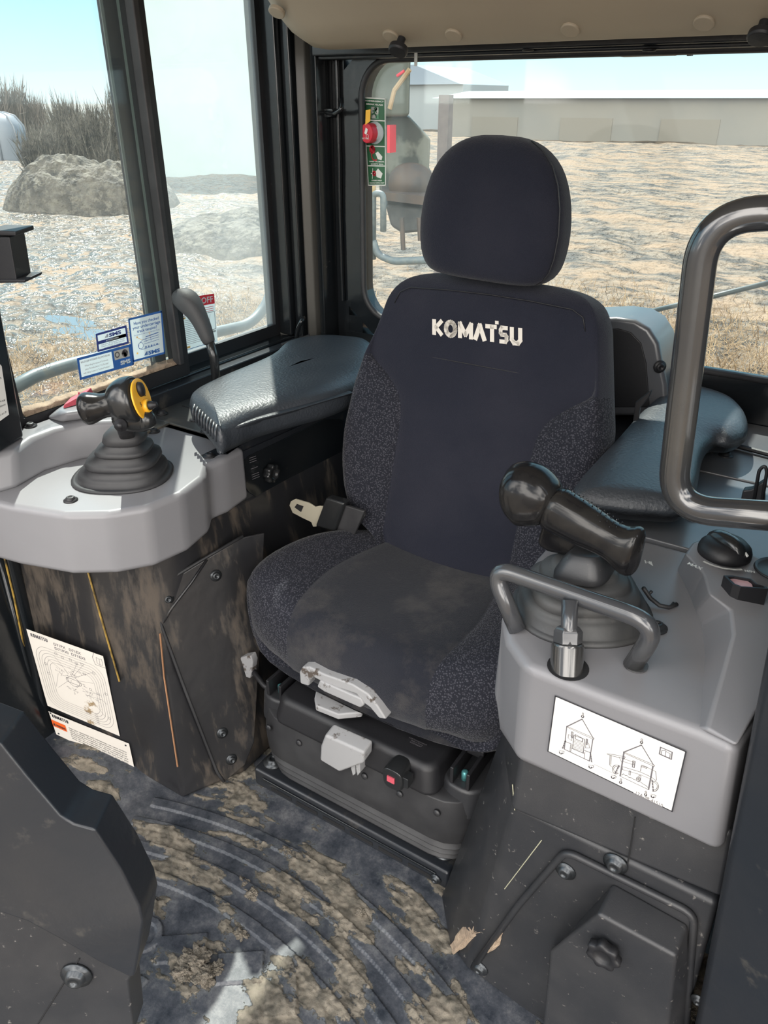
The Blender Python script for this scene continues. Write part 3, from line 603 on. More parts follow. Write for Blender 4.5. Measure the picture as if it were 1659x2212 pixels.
# headrest
hz0, hz1 = 1.163, 1.437; HY = 1.475; rings = []
HT = [(0.0, .10, .035), (.02, .125, .055), (.05, .14, .062), (.12, .153, .066), (.22, .160, .068), (.38, .163, .068), (.55, .158, .064), (.70, .147, .058), (.82, .130, .05), (.91, .105, .04), (.97, .075, .028), (1.0, .04, .012)]
for t, w, dth in HT:
    z = hz0+(hz1-hz0)*t; c = V((SCX-0.010, HY+0.055+0.02*t, z-.012*0)); 
    rings.append(ring(c, V((1, 0, -0.03)), V((0, 1, 0)), w, dth, 40, 3.2))
hr_ = mesh('headrest', *loft(rings), M_fabric, seat, smooth=True, sub=1)
seamline('seam', [V((SCX-.010+(w-.004), HY+.055+.02*t-dth*.62, hz0+(hz1-hz0)*t)) for t, w, dth in HT[1:-1]], hr_)
for s in (-.05, .05): mesh('headrest_post', *tube([(SCX+s, 1.56, 1.10), (SCX+s, 1.545, 1.22)], .006, 10), M_steel, seat, smooth=True)
# seat cushion
ys = [(1.46, .155, .30, .545), (1.40, .20, .262, .552), (1.34, .24, .25, .556), (1.29, .275, .25, .56), (1.25, .308, .25, .562), (1.20, .330, .25, .564), (1.14, .341, .25, .565), (1.08, .343, .25, .563), (1.04, .338, .25, .557), (1.015, .332, .25, .545), (0.998, .324, .25, .525), (.986, .315, .25, .49), (.982, .298, .25, .45), (.986, .268, .25, .415), (.995, .25, .25, .39)]
rings = []
for (y, w, _, zt) in ys:
    s = min(interp([(0.95, .17), (1.0, .172), (1.05, .178), (1.12, .19), (1.2, .185), (1.3, .165), (1.5, .12)], y)[0], w-.03)
    zb = 0.375 if y > 1.0 else 0.375
    us = [-w+.012, -(w*.7+s*.3), -(w+s)/2, -(w*.2+s*.8), -s-.004, -s, -s+.004]+[(-s+.004)+(2*s-.008)*i/8 for i in range(1, 8)]+[s-.004, s, s+.004, (w*.2+s*.8), (w+s)/2, (w*.7+s*.3), w-.012]
    pts = []
    for u in us:
        au = abs(u); d = 0; side = max(0, (au-s)/(w-s))
        if side > 0: d = 0.030*math.sin(side*math.pi*.58)*max(0, min(1, (y-.985)/.10))*(1 if y < 1.3 else max(0, 1-(y-1.3)/.1))
        if abs(au-s) < 1e-6: d -= .004
        d -= 0.012*max(0, side-.75)/.25
        if au < s: d -= 0.008*(1-(au/s)**2)*(1 if y > 1.05 else 0)
        yo = -0.012*(1-(u/w)**2) if y < 1.06 else 0
        pts.append(V((SCX+u, y+yo+ (0.03*(au/w)**3 if y < 1.03 else 0), zt+d)))
    ec = 0.045 if y < 1.0 else (0.03 if y < 1.03 else 0)
    zl = max(zb+.03, min(zt-.04, .52))
    pts += [V((SCX+w, y+ec, zt-.03)), V((SCX+w+.003, y+ec, (zt+zb)/2)), V((SCX+w-.006, y+ec, zb+.012)), V((SCX+w-.04, y+ec*.5, zb)), V((SCX+w*.4, y, zb)), V((SCX-w*.4, y, zb)), V((SCX-w+.04, y+ec*.5, zb)), V((SCX-w+.006, y+ec, zb+.012)), V((SCX-w-.003, y+ec, (zt+zb)/2)), V((SCX-w, y+ec, zt-.03))]
    rings.append(pts)
v, f = loft(rings); n = len(rings[0]); mi = []
for fi, face in enumerate(f):
    if len(face) > 4: mi.append(0); continue
    r_, c_ = divmod(fi, n); mi.append(1 if (c_ < 5 or 15 <= c_ <= 23 or c_ >= 27) else 0)
cush = mesh('seat_cushion', v, f, None, seat, smooth=True, sub=1, mi=mi, ms=[M_fabric_dusty, M_speck])
# suspension: base plate, bellows, upper housing, rails
bl = P(535, 1665, z=0.045); 
BX0, BX1, BY0 = -1.0, -0.455, 0.965
plate = mesh('base_plate', *join(box((BX0, BY0, 0.0), (BX1, 1.42, 0.055))), M_paint, seat, bevel=0.008)
for i in range(6):
    x = BX0+0.055+i*0.078
    mesh('slot', *box((x, BY0-.0012, 0.012), (x+0.062, BY0+.004, 0.022)), M_void, plate)
mesh('lip', *box((BX0+.03, BY0-.004, 0.034), (BX1-.03, BY0, .040)), M_paintg, plate, bevel=.002)
for (x, y) in ((BX1-.035, BY0+.045), (BX0+.03, BY0+.04)): bolt('bolt', (x, y, 0.055), (0, 0, 1), plate, .013)
bolt('bolt', (BX1-.03, BY0-.001, 0.02), (0, -1, 0), plate, .007)
def rr2(cx, cy, hx, hy_, z, r, k=5):
    out = []
    for sx_, sy_, a0 in ((1, -1, -90), (1, 1, 0), (-1, 1, 90), (-1, -1, 180)):
        for i in range(k+1): t = R(a0+90*i/k); out.append(V((cx+sx_*(hx-r)+r*math.cos(t), cy+sy_*(hy_-r)+r*math.sin(t), z)))
    return out
rings = []
for z, g in ((0.056, -.02), (.07, -.012), (.085, 0.0), (.095, -.006), (.105, .004), (.115, -.004), (.127, .008), (.138, .0), (.15, .010), (.19, .012), (.23, .010), (.262, .004), (.268, -.01)):
    rings.append(rr2(SCX+.01, 1.19, .275+g, .225+g, z, .085))
mesh('bellows', *loft(rings), M_rubber, seat, smooth=True, bevel=0.002, ang=50)
hs = mesh('housing', *hexa(rr2(SCX+.002, 1.155, .212, .205, .262, .03), rr2(SCX+.002, 1.16, .200, .195, .332, .03)), M_black, seat, bevel=0.014)
for k in range(6): 
    x = SCX-.22+k*.088; p = (x, 0.955, .235); mesh('push_rivet', *lathe([(.008, 0), (.007, .003), (1e-4, .004)], p, (0, -1, .1), 12), M_charcoal, seat, smooth=True)
# two side pads with slide rails
for s in (-1, 1):
    cx = SCX+.01+s*.238
    mesh('rail_pad', *hexa(rr2(cx, 1.10, .055, .12, .215, .045), rr2(cx, 1.10, .05, .115, .292, .045)), M_charcoal, seat, bevel=.008)
    rail = mesh('slide_rail', *join(box((cx-.022, .99, .292), (cx-.014, 1.35, .335)), box((cx+.014, .99, .292), (cx+.022, 1.35, .335)), box((cx-.022, 1.05, .325), (cx+.022, 1.35, .345))), M_black, seat, bevel=.002)
    mesh('rail_screw', *lathe([(.007, 0), (.007, .02), (.004, .022), (1e-4, .022)], (cx, 1.015, .292), (0, 0, 1), 12), mat('teal marked screw', (.10, .32, .33), .3, metal=.5) if s < 0 else MATS['teal marked screw'], rail, smooth=True)
# grey controls at the cushion front
def arcpts(pp, y): return [P(a, b, y=y) for a, b in pp]
fy = 0.955
outl = [(648, 1477), (646, 1452), (652, 1441), (668, 1441), (700, 1457), (760, 1478), (795, 1500), (815, 1525), (834, 1555), (818, 1552), (800, 1530), (784, 1518), (770, 1500), (700, 1476), (676, 1463), (668, 1472), (666, 1483)]
h1 = mesh('front_handle', *prism(arcpts(outl, fy), (0, .03, 0)), M_lgrey, seat, bevel=.004); h1['label'] = 'light grey arched grab trim under the cushion front'
top = [P(a, b, y=fy-.004) for a, b in ((690, 1470), (780, 1510), (786, 1524), (778, 1530), (700, 1495), (684, 1484))]
h2 = mesh('depth_paddle', *join(prism(top, (0, .03, 0)), prism([P(a, b, z=.368) for a, b in ((684, 1485), (786, 1524), (782, 1538), (730, 1543), (682, 1524), (679, 1506))], (0, 0, -.016))), M_lgrey, seat, bevel=.004); h2['label'] = 'light grey paddle marked with an arrow and mud splashes'
h3 = mesh('slide_lever', *prism([P(a, b, y=.925) for a, b in ((701, 1588), (786, 1626), (785, 1650), (733, 1669), (690, 1643), (692, 1612))], (0, .035, 0.006)), M_lgrey, seat, bevel=.006); h3['label'] = 'light grey height lever on the front of the bellows'
mesh('lever_fork', *join(prism([P(a, b, y=.935) for a, b in ((760, 1650), (766, 1650), (767, 1672), (762, 1676), (758, 1660))], (0, .03, 0)), prism([P(a, b, y=.935) for a, b in ((770, 1645), (777, 1640), (778, 1668), (772, 1676), (768, 1655))], (0, .03, 0))), M_lgrey, h3, bevel=.001)
kn = P(853, 1678, y=.935); kb = mesh('weight_knob', *join(body([(kn+V((0, .045, .004)), .018, .020), (kn+V((0, .02, .004)), .023, .026), (kn+V((0, -.008, 0)), .024, .028), (kn+V((0, -.012, 0)), .020, .023)], n=20, ex=3.2), box((kn.x+.018, kn.y-.006, kn.z-.010), (kn.x+.034, kn.y+.016, kn.z+.016))), M_gloss, seat, bevel=.003)
mesh('indicator', *box((kn.x-.010, kn.y-.0145, kn.z-.004), (kn.x+.007, kn.y-.011, kn.z+.010)), M_redsun, kb)['label'] = 'small red indicator window'
lv = P(527, 1440, y=1.04); sl_ = mesh('side_lever', *prism([P(a, b, y=1.04) for a, b in ((505, 1438), (520, 1420), (541, 1416), (546, 1430), (543, 1455), (540, 1466), (506, 1456))], (0, .02, 0)), M_lgrey, seat, bevel=.003); sl_['label'] = 'light grey paddle lever on the seat side'
mesh('lever_rod', *tube([P(543, 1445, y=1.05), P(570, 1480, y=1.04), P(600, 1502, y=1.03)], .007, 10), M_black, seat, smooth=True)
ql = Quad(*[P(a, b, z=.333) for a, b in ((884, 1590), (926, 1608), (918, 1620), (876, 1601))], (0, 0, 1))
tg = flat('data_sticker', ql.rect(0, 0, 1, 1), M_black, hs); flat('lettering', join(ql.text('KAB Seating Limited', .04, .68, .26, .0, width=.9), ql.text('Made in China', .2, .38, .24, width=.6), ql.text('82298637', .2, .05, .28, width=.6)), M_inkg, tg)

# seat belt tongue and webbing beside the cushion
belt = thing('seat_belt', 'black seat belt with a bare steel tongue at the left side of the seat', 'seat belt', P(730, 1130, y=1.33))
yb = 1.30
tong = [(625, 1092), (628, 1083), (638, 1078), (668, 1087), (680, 1095), (690, 1093), (699, 1094), (683, 1138), (676, 1138), (672, 1128), (655, 1120), (632, 1108)]
hole = [(636, 1096), (641, 1089), (655, 1094), (650, 1106)]
t_ = mesh('tongue', *prism([P(a, b, y=yb) for a, b in tong], (0, .004, 0)), M_steel, belt, bevel=.001); t_['label'] = 'bare steel tongue plate'
mesh('tongue_slot', *prism([P(a, b, y=yb-.0015) for a, b in hole], (0, .007, 0)), M_void, t_)
mesh('tongue_cover', *prism([P(a, b, y=yb-.012) for a, b in ((703, 1075), (744, 1088), (722, 1150), (680, 1137))], (0, .028, 0)), M_gloss, belt, bevel=.006)
mesh('webbing', *join(*[prism([P(a, b, y=yb+.004*i) for a, b in ((738-i*4, 1090+i), (787+i, 1105+4*i), (765-i*2, 1157), (722, 1150))], (0, .01, 0)) for i in range(3)]), M_rubber, belt, bevel=.003)

# ================================================================== LEFT CONSOLE
DZ, LZ, BZ = 0.79, 0.865, 0.655; YPL = 1.198          # deck, ledge, lower rim
def off(pts, z): return [P(a, b, z=z) for a, b in pts]
XR = P(486, 990, z=DZ).x                  # inboard side of the console
front = off([(20, 1092), (135, 1110), (235, 1108), (320, 1094), (395, 1064), (442, 1028), (449, 1004), (486, 990)], DZ)
fl = V((WX+.002, front[0].y-.03, DZ)); deck = [fl]+front+[V((XR-.005, YPL, DZ)), V((WX+.002, YPL, DZ))]
cc = thing('control_console', 'left control console with light grey cover, red switch guard and dark scuffed body', 'console', (-1.25, 0.95, 0.0))
low = [V((p.x+ (0.006 if p.y < 1.15 else 0), p.y-(0.012 if p.y < 1.15 else 0), BZ)) for p in deck]
low[0].x = deck[0].x; low[-1].x = deck[-1].x
cov = mesh('cover', *hexa(low, deck), M_grey, cc, bevel=0.014, seg=4, ang=14)
# inboard side strip, set back a little
# raised ledge along the wall with curved riser
LT = off([(-25, 985), (35, 972), (70, 944), (115, 926), (180, 912), (300, 908)], LZ); LB = off([(-25, 1075), (37, 1056), (100, 1020), (180, 995), (240, 985), (330, 975)], DZ-.002)
n = len(LT); vs = LT+[V((WX+.002, LT[0].y, LZ)), V((WX+.002, LT[-1].y, LZ))]+LB+[V((WX+.002, LB[0].y, DZ-.002)), V((WX+.002, LB[-1].y, DZ-.002))]
fs = [tuple(range(n))+(n+1, n)]+[(i, i+1, n+2+i+1, n+2+i) for i in range(n-1)]+[(n-1, n+1, 2*n+3, 2*n+1), (0, n, 2*n+2, n+2), (n, n+1, 2*n+3, 2*n+2), tuple(range(n+2, 2*n+2))+(2*n+3, 2*n+2)]
mesh('ledge', vs, fs, M_grey, cc, bevel=.012, seg=4)
hm = off([(98, 905), (112, 888), (150, 868), (195, 852), (262, 868), (205, 905), (130, 915)], LZ)
ht = off([(125, 889), (135, 880), (160, 862), (200, 845), (250, 858), (200, 885), (140, 893)], LZ+.025)
mesh('switch_hump', *hexa(hm, ht), M_grey, cc, bevel=.01, seg=4)
rz = LZ+.026
rsw = mesh('switch_guard', *hexa(off([(135, 884), (188, 868), (202, 850), (150, 862)], rz), [p+V((0, 0, h)) for p, h in zip(off([(138, 880), (188, 866), (200, 852), (154, 862)], rz), (.006, .02, .018, .004))]), M_redsun, cc, bevel=.003); rsw['label'] = 'faded red flip guard over a switch'
mesh('guard_peg', *tube([rz_ for rz_ in (P(172, 858, z=rz+.014), P(172, 858, z=rz+.014)+V((0, 0, .012)))], .002, 8), M_redsun, rsw)
for (px, py, z) in ((66, 921, LZ), (153, 1081, DZ), (333, 933, DZ), (452, 986, DZ)): bolt('cover_bolt', P(px, py, z=z), (0, 0, 1), cc, .0075, M_black)
# dark top plate behind the grey cover
kA = P(335, 905, z=DZ+.006)
tp = cc
M_top = mat('dusty dark top plate', (0.035, 0.038, 0.04), 0.28, col2=(0.06, 0.06, 0.058), nscale=6, dust=(0.17, 0.145, 0.11), dscale=7, dlo=0.5, dhi=0.68, bump=.1, bscale=60)
YP = 1.20
mesh('plate', *box((WX+.002, YP, DZ+.0005), (XR-.02, RY-.002, DZ+.006)), M_top, tp, bevel=.002)
mesh('plate', *box((WX+.002, YP-.10, DZ+.001), (WX+.12, YP+.002, DZ+.0055)), M_top, tp)
mesh('gap', *box((WX+.06, YP+.10, DZ+.0055), (XR-.022, YP+.104, DZ+.0068)), M_void, tp)
for (px, py) in ((350, 894), (447, 932)): bolt('plate_bolt', P(px, py, z=DZ+.006), (0, 0, 1), tp, .008, M_black)
mesh('cap', *lathe([(.014, 0), (.013, .003), (1e-4, .0035)], P(421, 907, z=DZ+.006), (0, 0, 1), 18), M_rubber, tp, smooth=True)
mesh('wall_lip', *box((WX+.001, .92, DZ), (WX+.035, RY-.01, DZ+.05)), M_paint, tp, bevel=.004)
# console body: leaning dark box under the cover
KX, KY = -1.12, 0.835
kb_ = cc
A = V((WX+.01, .775, 0)); B = P(290, 1664, z=0.0); Cc = P(395, 1726, z=0.0); D = P(532, 1668, z=0.0)
A2 = V((WX+.01, .79, BZ)); B2 = P(182, 1217, y=.84); Cp = P(335, 1217, y=.92); D2 = V((D.x, D.y+.02, BZ))
z0 = BZ-.002
B2 = V((B2.x, B2.y, z0)); Cp = V((Cp.x, Cp.y, z0)); D2 = V((XR-.012, 1.06, z0))
Bm = P(258, 1470, y=.822); Am = A.lerp(A2, Bm.z/z0); Cm = P(338, 1345, y=.93); Cm = Cp.lerp(Cc, (z0-Bm.z)/z0).lerp(P(352, 1480, y=.90), .5); Cm.z = Bm.z; Dm = D.lerp(D2, Bm.z/z0)
e1_, e2_ = V((D.x-.02, 1.94, 0)), V((XR-.02, 1.94, z0)); w1_, w2_ = V((WX+.01, 1.94, 0)), V((WX+.01, 1.94, z0)); tm = Bm.z/z0
mesh('shell', *loft([[A, B, Cc, D, e1_, w1_], [Am, Bm, Cm, Dm, e1_.lerp(e2_, tm), w1_.lerp(w2_, tm)], [A2, B2, Cp, D2, e2_, w2_]]), M_panel, kb_, bevel=.010)
mesh('upper_side', *box((XR-.06, 1.10, z0-.01), (XR-.022, 1.93, DZ+.001)), M_paint, kb_, bevel=.006)
# yellow worn edge line
def lerp(a, b, t): return a+(b-a)*t
ln = [P(180, 1222, y=.829), P(200, 1330, y=.822), P(240, 1420, y=.82), P(259, 1468, y=.818)]
fN = (B-A).cross(Bm-B).normalized(); fN = fN if fN.y < 0 else -fN
def onk(px, py, l=.002): return PN(px, py, B+fN*l, fN)
mesh('worn_glint_edge', *tube([B2+V((.002, -.001, -.004)), B2.lerp(Bm, .5)+V((.0015, -.002, 0)), Bm+V((.002, -.002, 0))], .0022, 6), M_yline, kb_)['label'] = 'chipped yellow paint along the corner'
gN = (Cc-B).cross(Cp-Cc).normalized(); gN = gN if gN.y < 0 else -gN
def ong(px, py, l=.0015): return PN(px, py, Cc+gN*l, gN)
iN = (D-Cc).cross(D2-D).normalized(); iN = iN if iN.x > 0 else -iN
def oni(px, py, l=.002): return PN(px, py, D+iN*l, iN)
# access cover on the inboard side
ac = [(343, 1340), (340, 1290), (352, 1262), (440, 1208), (520, 1160), (570, 1150), (560, 1400), (548, 1600), (528, 1650), (482, 1688), (470, 1672), (400, 1490)]
acc = mesh('access_cover', *prism([oni(a, b, .001) for a, b in ac], iN*.006), M_panel, kb_, bevel=.003)
pth = [oni(a, b, .008) for a, b in ((525, 1158), (440, 1207), (352, 1260), (340, 1290), (343, 1335), (400, 1490), (470, 1670), (484, 1688))]
mesh('cover_rim', *tube(pth, .004, 8, rad=.02), M_rubber, acc, smooth=True)
for (px, py) in ((362, 1293), (466, 1243), (480, 1583), (500, 1640)): bolt('cover_bolt', oni(px, py, .007), iN, acc, .0075, M_bolt)
mesh('fold', *tube([oni(a, b, .007) for a, b in ((447, 1208), (412, 1260), (372, 1312), (352, 1345))], .0035, 8), M_panel, acc, smooth=True)
M_copper = mat('copper wear and reflection', (.42, .22, .12), .35, metal=.4)
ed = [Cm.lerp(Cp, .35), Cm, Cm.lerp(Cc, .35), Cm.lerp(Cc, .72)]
mesh('worn_glint_edge', *tube([p+V((.001, -.002, 0)) for p in ed], .0022, 6), M_copper, kb_)['label'] = 'worn edge with an orange reflection painted in copper'  # copper tube paints the orange reflection along the worn crease
# mounting side panel with the knob behind the cover
sp = cc
sX = XR-.020
def onp(px, py, dx=0): return P(px, py, x=sX+dx)
mesh('panel', *prism([onp(a, b) for a, b in ((500, 985), (800, 850), (840, 1010), (800, 1060), (505, 1150))], (.004, 0, 0)), M_paint, sp, bevel=.002)
mesh('raised_plate', *prism(fillet([onp(a, b, .004) for a, b in ((535, 985), (520, 1000), (530, 1060), (560, 1078), (735, 1015), (740, 905), (700, 905))], .02, 5), (.003, 0, 0)), M_paintg, sp, bevel=.001)
kc = onp(573, 1018, .006); vs = []; N = 64; u, w, a_ = frame((1, 0, 0))
def lob(c, ax, r, am, h, nl=8):
    u, w, a = frame(ax); rings = []
    for hh, q in ((0, .55), (h*.35, .6), (h*.4, .98), (h*.9, 1.0), (h, .9), (h*.98, .55), (h*.8, .5), (h*.8, .02)):
        rg = []
        for i in range(72):
            t = 2*math.pi*i/72; rr_ = r*q*(1+(am*math.cos(nl*t) if q > .8 else 0)); rg.append(V(c)+a*hh+u*rr_*math.cos(t)+w*rr_*math.sin(t))
        rings.append(rg)
    return loft(rings)
mesh('lobed_knob', *lob(kc, (1, 0, 0), .022, .10, .03, 8), M_gloss, sp, smooth=True)
q = Quad(onp(538, 990, .0075), onp(552, 985, .0075), onp(560, 1030, .0075), onp(545, 1036, .0075), (1, 0, 0))
flat('scale_marks', join(*[q.line([(0, v_), (1, v_)], .0015) for v_ in (0.02, .12, .22, .5, .8, .9, 1)]), M_inkg, sp)
for (px, py) in ((578, 1156), (602, 1154), (636, 1130), (745, 1060)): bolt('panel_bolt', P(px, py, x=XR-.03+.0), (1, 0, 0), kb_, .008, M_bolt)

# labels on the console body
kl = thing('maintenance_chart', 'large white muddy maintenance chart label on the left console body', 'label', onk(160, 1470))
q = Quad(onk(57, 1358), onk(223, 1417), onk(259, 1590), onk(103, 1524), fN)
qb = flat('sheet', q.rect(0, 0, 1, 1), M_labelm, kl)
prn = [logo_strokes(q, .04, .925, .27, .965, q.h*.010), q.text('D71PX   D71EX', .34, .915, .045, .02, width=.36), q.text('D71PXI  D71EXI', .34, .865, .045, .02, width=.40)]
def rrl(u0, v0, u1, v1, r, w):
    pts = []
    for cu, cv, a0 in ((u1-r, v0+r, -90), (u1-r, v1-r, 0), (u0+r, v1-r, 90), (u0+r, v0+r, 180)):
        for i in range(7): t = R(a0+90*i/6); pts.append((cu+r*math.cos(t), cv+r*math.sin(t)))
    return q.line(pts, w, closed=True)
for k in range(6): prn.append(rrl(.045+.032*k, .045+.028*k, .955-.032*k, .84-.032*k, .16-.012*k, .0007))
prn.append(q.line([(.88, 1), (.85, .94), (.87, .86), (1, .86)], .0012)); prn.append(q.line([(.90, .885), (.90, .955), (.935, .945), (.97, .955), (.97, .885), (.935, .875), (.90, .885)], .001)); prn.append(q.line([(.935, .945), (.935, .875)], .001))
rs = random.Random(3)
for (cu, cv, n_, r_) in ((.50, .62, 34, .075), (.68, .42, 30, .07), (.46, .40, 14, .04), (.33, .60, 10, .03)):
    for _ in range(n_):
        a1 = (cu+rs.gauss(0, r_), cv+rs.gauss(0, r_*.6)); prn.append(q.line([a1, (a1[0]+rs.gauss(0, .03), a1[1]+rs.gauss(0, .02))], .0007))
for a1, b1 in (((.5, .6), (.62, .80)), ((.52, .6), (.70, .80)), ((.53, .58), (.80, .74)), ((.55, .55), (.78, .60)), ((.45, .6), (.30, .78)), ((.4, .6), (.2, .7)), ((.42, .5), (.25, .35)), ((.66, .45), (.86, .48)), ((.66, .40), (.84, .42)), ((.68, .38), (.85, .2)), ((.3, .55), (.22, .35))): prn.append(q.line([a1, b1], .0006))
for (cu, cv) in ((.34, .81), (.42, .79), (.53, .80), (.60, .78), (.68, .80), (.82, .74), (.68, .68), (.93, .52), (.82, .48), (.72, .5), (.90, .20), (.6, .15), (.15, .62), (.16, .5)):
    prn.append(q.line([(cu-.015, cv-.012), (cu-.015, cv+.012), (cu+.015, cv+.012), (cu+.015, cv-.012)], .0008, closed=True))
for k in range(5): prn.append(q.text('500h', .70, .06+.028*k, .018, 0))
prn.append(q.arc(.50, .52, .016, 0, 360, .001)); prn.append(rrl(.40, .49, .60, .545, .025, .0012))
flat('printing', join(*prn), M_inkg, qb)
kw = thing('warning_label', 'silver white warning label with an orange block below the chart label', 'label', onk(190, 1600))
q = Quad(onk(105, 1536), onk(279, 1606), onk(292, 1666), onk(122, 1586), fN)
wb = flat('sheet', q.rect(0, 0, 1, 1), M_labelm, kw)
flat('warning_block', q.rect(.0, .38, .18, .66, .0012), M_orange, wb)['label'] = 'orange block'
flat('lettering', join(logo_strokes(q, .03, .80, .24, .92, q.h*.035), q.text('WARNING', .05, .44, .14, .02, width=.12, l=.0018), q.poly([(.01, .44), (.045, .44), (.028, .58)], .0018), *[q.text(t_, .22, .60-.085*i, .075, .0, width=.72, l=.0012) for i, t_ in enumerate(('Improper operation and maintenance can cause serious', 'injury or death. Read the manual before operating or', 'maintaining the machine. If it is lost, contact your', 'distributor for a replacement. Wear the seat belt and', 'lower the work equipment, apply the lock lever, stop', 'the engine before leaving the seat.'))]), M_ink, wb)
for (u_, v_) in ((.95, .88), (.96, .08), (.02, .95), (.04, .1)): mesh('rivet', *lathe([(.003, 0), (.002, .001), (1e-4, .0012)], q.at(u_, v_), fN, 10), M_bolt, wb)

# ------------------------------------------------------------ front left post, latch box and dark panels at the left edge
pA = P(0, 690, x=WX+.05); 
fp = thing('front_post', 'dark front cab post with a lettered sticker at the left edge', 'post', (WX+.06, .66, 0))
e0 = P(45, 905, x=WX+.06); e1 = P(0, 660, x=WX+.06)
dv_ = (e1-e0).normalized()
tb = e0-dv_*((e0.z-LZ)/dv_.z) if dv_.z else e0
lo_ = [V((WX+.062, tb.y, LZ)), V((WX+.0, tb.y, LZ)), V((WX, tb.y-.16, LZ)), V((WX+.12, tb.y-.16, LZ))]; tt = tb+dv_*(1.1/dv_.z)
mesh('post_body', *hexa(lo_, [V((p.x, p.y+(tt.y-tb.y), 1.95)) for p in lo_]), M_paintg, fp, bevel=.008)
q = Quad(P(-40, 745, x=WX+.105), P(3, 790, x=WX+.085), P(19, 895, x=WX+.085), P(-30, 930, x=WX+.105), (1, -.4, 0))
def seq(): return q
g_ = flat('sticker', q.rect(0, 0, 1, 1, .002), M_label, fp); [flat('lettering', q.text(s_, .45, v_, .045, 0, width=.45, l=.003), M_ink, g_) for s_, v_ in (('t a', .72), ('and', .30), ('equipped', .22), ('(cc)', .08))]
lb = thing('latch_box', 'small black box latch hanging at the left edge before the side window', 'latch', P(15, 555, y=.80))
bx = [P(a, b, y=.80) for a, b in ((-30, 512), (20, 512), (36, 606), (-30, 606))]
mesh('latch_body', *prism(bx, (-.03, .05, 0)), M_black, lb, bevel=.002)
mesh('latch_cap', *prism([P(a, b, y=.795) for a, b in ((-30, 497), (33, 500), (34, 510), (-30, 508))], (-.035, .06, 0)), M_black, lb, bevel=.002)
mesh('latch_foot', *prism([P(a, b, y=.795) for a, b in ((-30, 604), (54, 604), (53, 611), (-30, 612))], (-.035, .06, 0)), M_black, lb, bevel=.002)
mesh('latch_arm', *tube([P(-10, 560, y=.84), P(-10, 560, y=.84)+V((-.22, .0, .0))], .012, 10), M_black, lb)
lp = thing('lower_post', 'dark vertical channel with yellow reflections painted along its edges left of the console body', 'post', (-1.45, .74, 0))
c0 = [P(a, b, y=.765) for a, b in ((-60, 1160), (8, 1178), (70, 1420), (103, 1604), (85, 1612), (-60, 1560))]
mesh('channel', *prism(c0, (0, .03, 0)), M_paintg, lp, bevel=.01)
for pts in (((6, 1190), (30, 1290), (52, 1400)), ((0, 1245), (22, 1340), (42, 1430))): mesh('worn_glint_edge', *tube([P(a, b, y=.763) for a, b in pts], .0022, 6), M_yline, lp)  # yellow tubes paint light reflected along the post edges
mesh('edge_rib', *tube([P(a, b, y=.762) for a, b in ((-2, 1200), (60, 1440), (96, 1600))], .006, 8), M_paintg, lp, smooth=True)

# ------------------------------------------------------------ left joystick
def boot(layers, z0, m, parent, name='boot', rot=0.0):
    rings = []
    for (px, py, hz, rx, ry, ex) in layers:
        c = P(px, py, z=z0+hz); u = V((math.cos(rot), math.sin(rot), 0)); rings.append(ring(c, u, V((-u.y, u.x, 0)), rx, ry, 36, ex))
    return mesh(name, *loft(rings), m, parent, smooth=True, bevel=.0015, ang=50)
js = thing('joystick', 'black joystick with a round yellow faced head on the left console', 'joystick', P(268, 1030, z=DZ))
b0 = P(266, 1026, z=DZ); S3 = V((0, 0, 1))
def bootc(b0, top, lay, m, parent, rot=YAW):
    rings = []; u = V((math.cos(rot), math.sin(rot), 0)); w = V((-u.y, u.x, 0))
    for (h, r, e_) in lay:
        t = h/lay[-1][0]; c = b0.lerp(top, t) ; c.z = b0.z+h; rings.append(ring(c, u, w, r, r*.9, 40, e_))
    return mesh('boot', *loft(rings), m, parent, smooth=True)
topc = b0+V((0.012, .02, .115))
bootc(b0, topc, [(.0, .104, 2.4), (.004, .104, 2.4), (.006, .098, 2.4), (.006, .09, 2.6), (.016, .09, 2.6), (.022, .086, 2.7), (.030, .070, 3), (.032, .073, 3), (.038, .076, 3), (.046, .073, 3), (.054, .052, 3), (.056, .055, 3), (.060, .058, 3), (.067, .055, 3), (.074, .038, 3), (.077, .040, 3), (.082, .045, 2.6), (.094, .043, 2.6), (.106, .032, 2.6), (.115, .018, 2.4)], M_rubber, js)
st0 = topc; st1 = P(264, 905, z=.965)
mesh('stem', *body([(st0-V((0, 0, .03)), .016, .014), (st1, .016, .013)], n=16, ex=4), M_black, js, smooth=True)
zg = .985
ga = P(192, 882, z=zg); gb = P(282, 866, z=zg+.01)
ax = (gb-ga).normalized(); L = (gb-ga).length
def al(t, dz=0): return ga+ax*L*t+V((0, 0, dz))
grip = mesh('grip', *body([(al(-.24), .012, .012), (al(-.2), .024, .025), (al(-.08), .030, .032), (al(.08), .029, .030), (al(.28), .022, .023), (al(.48), .021, .022), (al(.68), .026, .028), (al(.85), .034, .037), (al(1.0), .036, .040)], n=28, ex=2.3), M_glossw, js, smooth=True, sub=1)
hc = P(277, 866, z=zg+.008); fx = (V((.85, .42, .20))).normalized()
mesh('head', *body([(hc-fx*.040, .012, .012), (hc-fx*.034, .030, .030), (hc-fx*.018, .041, .043), (hc, .044, .047), (hc+fx*.016, .042, .045), (hc+fx*.026, .037, .040)], n=32, ex=2.3), M_gloss, js, smooth=True, sub=1)
fc = hc+fx*.0265
fcp = mesh('face_plate', *body([(fc, .036, .039), (fc+fx*.003, .035, .038), (fc+fx*.004, .03, .033)], n=32, ex=2.2, axis=fx), M_yellow, js, smooth=True, bevel=.001); fcp['label'] = 'yellow face with two thumb buttons'
u_, w_, _ = frame(fx)
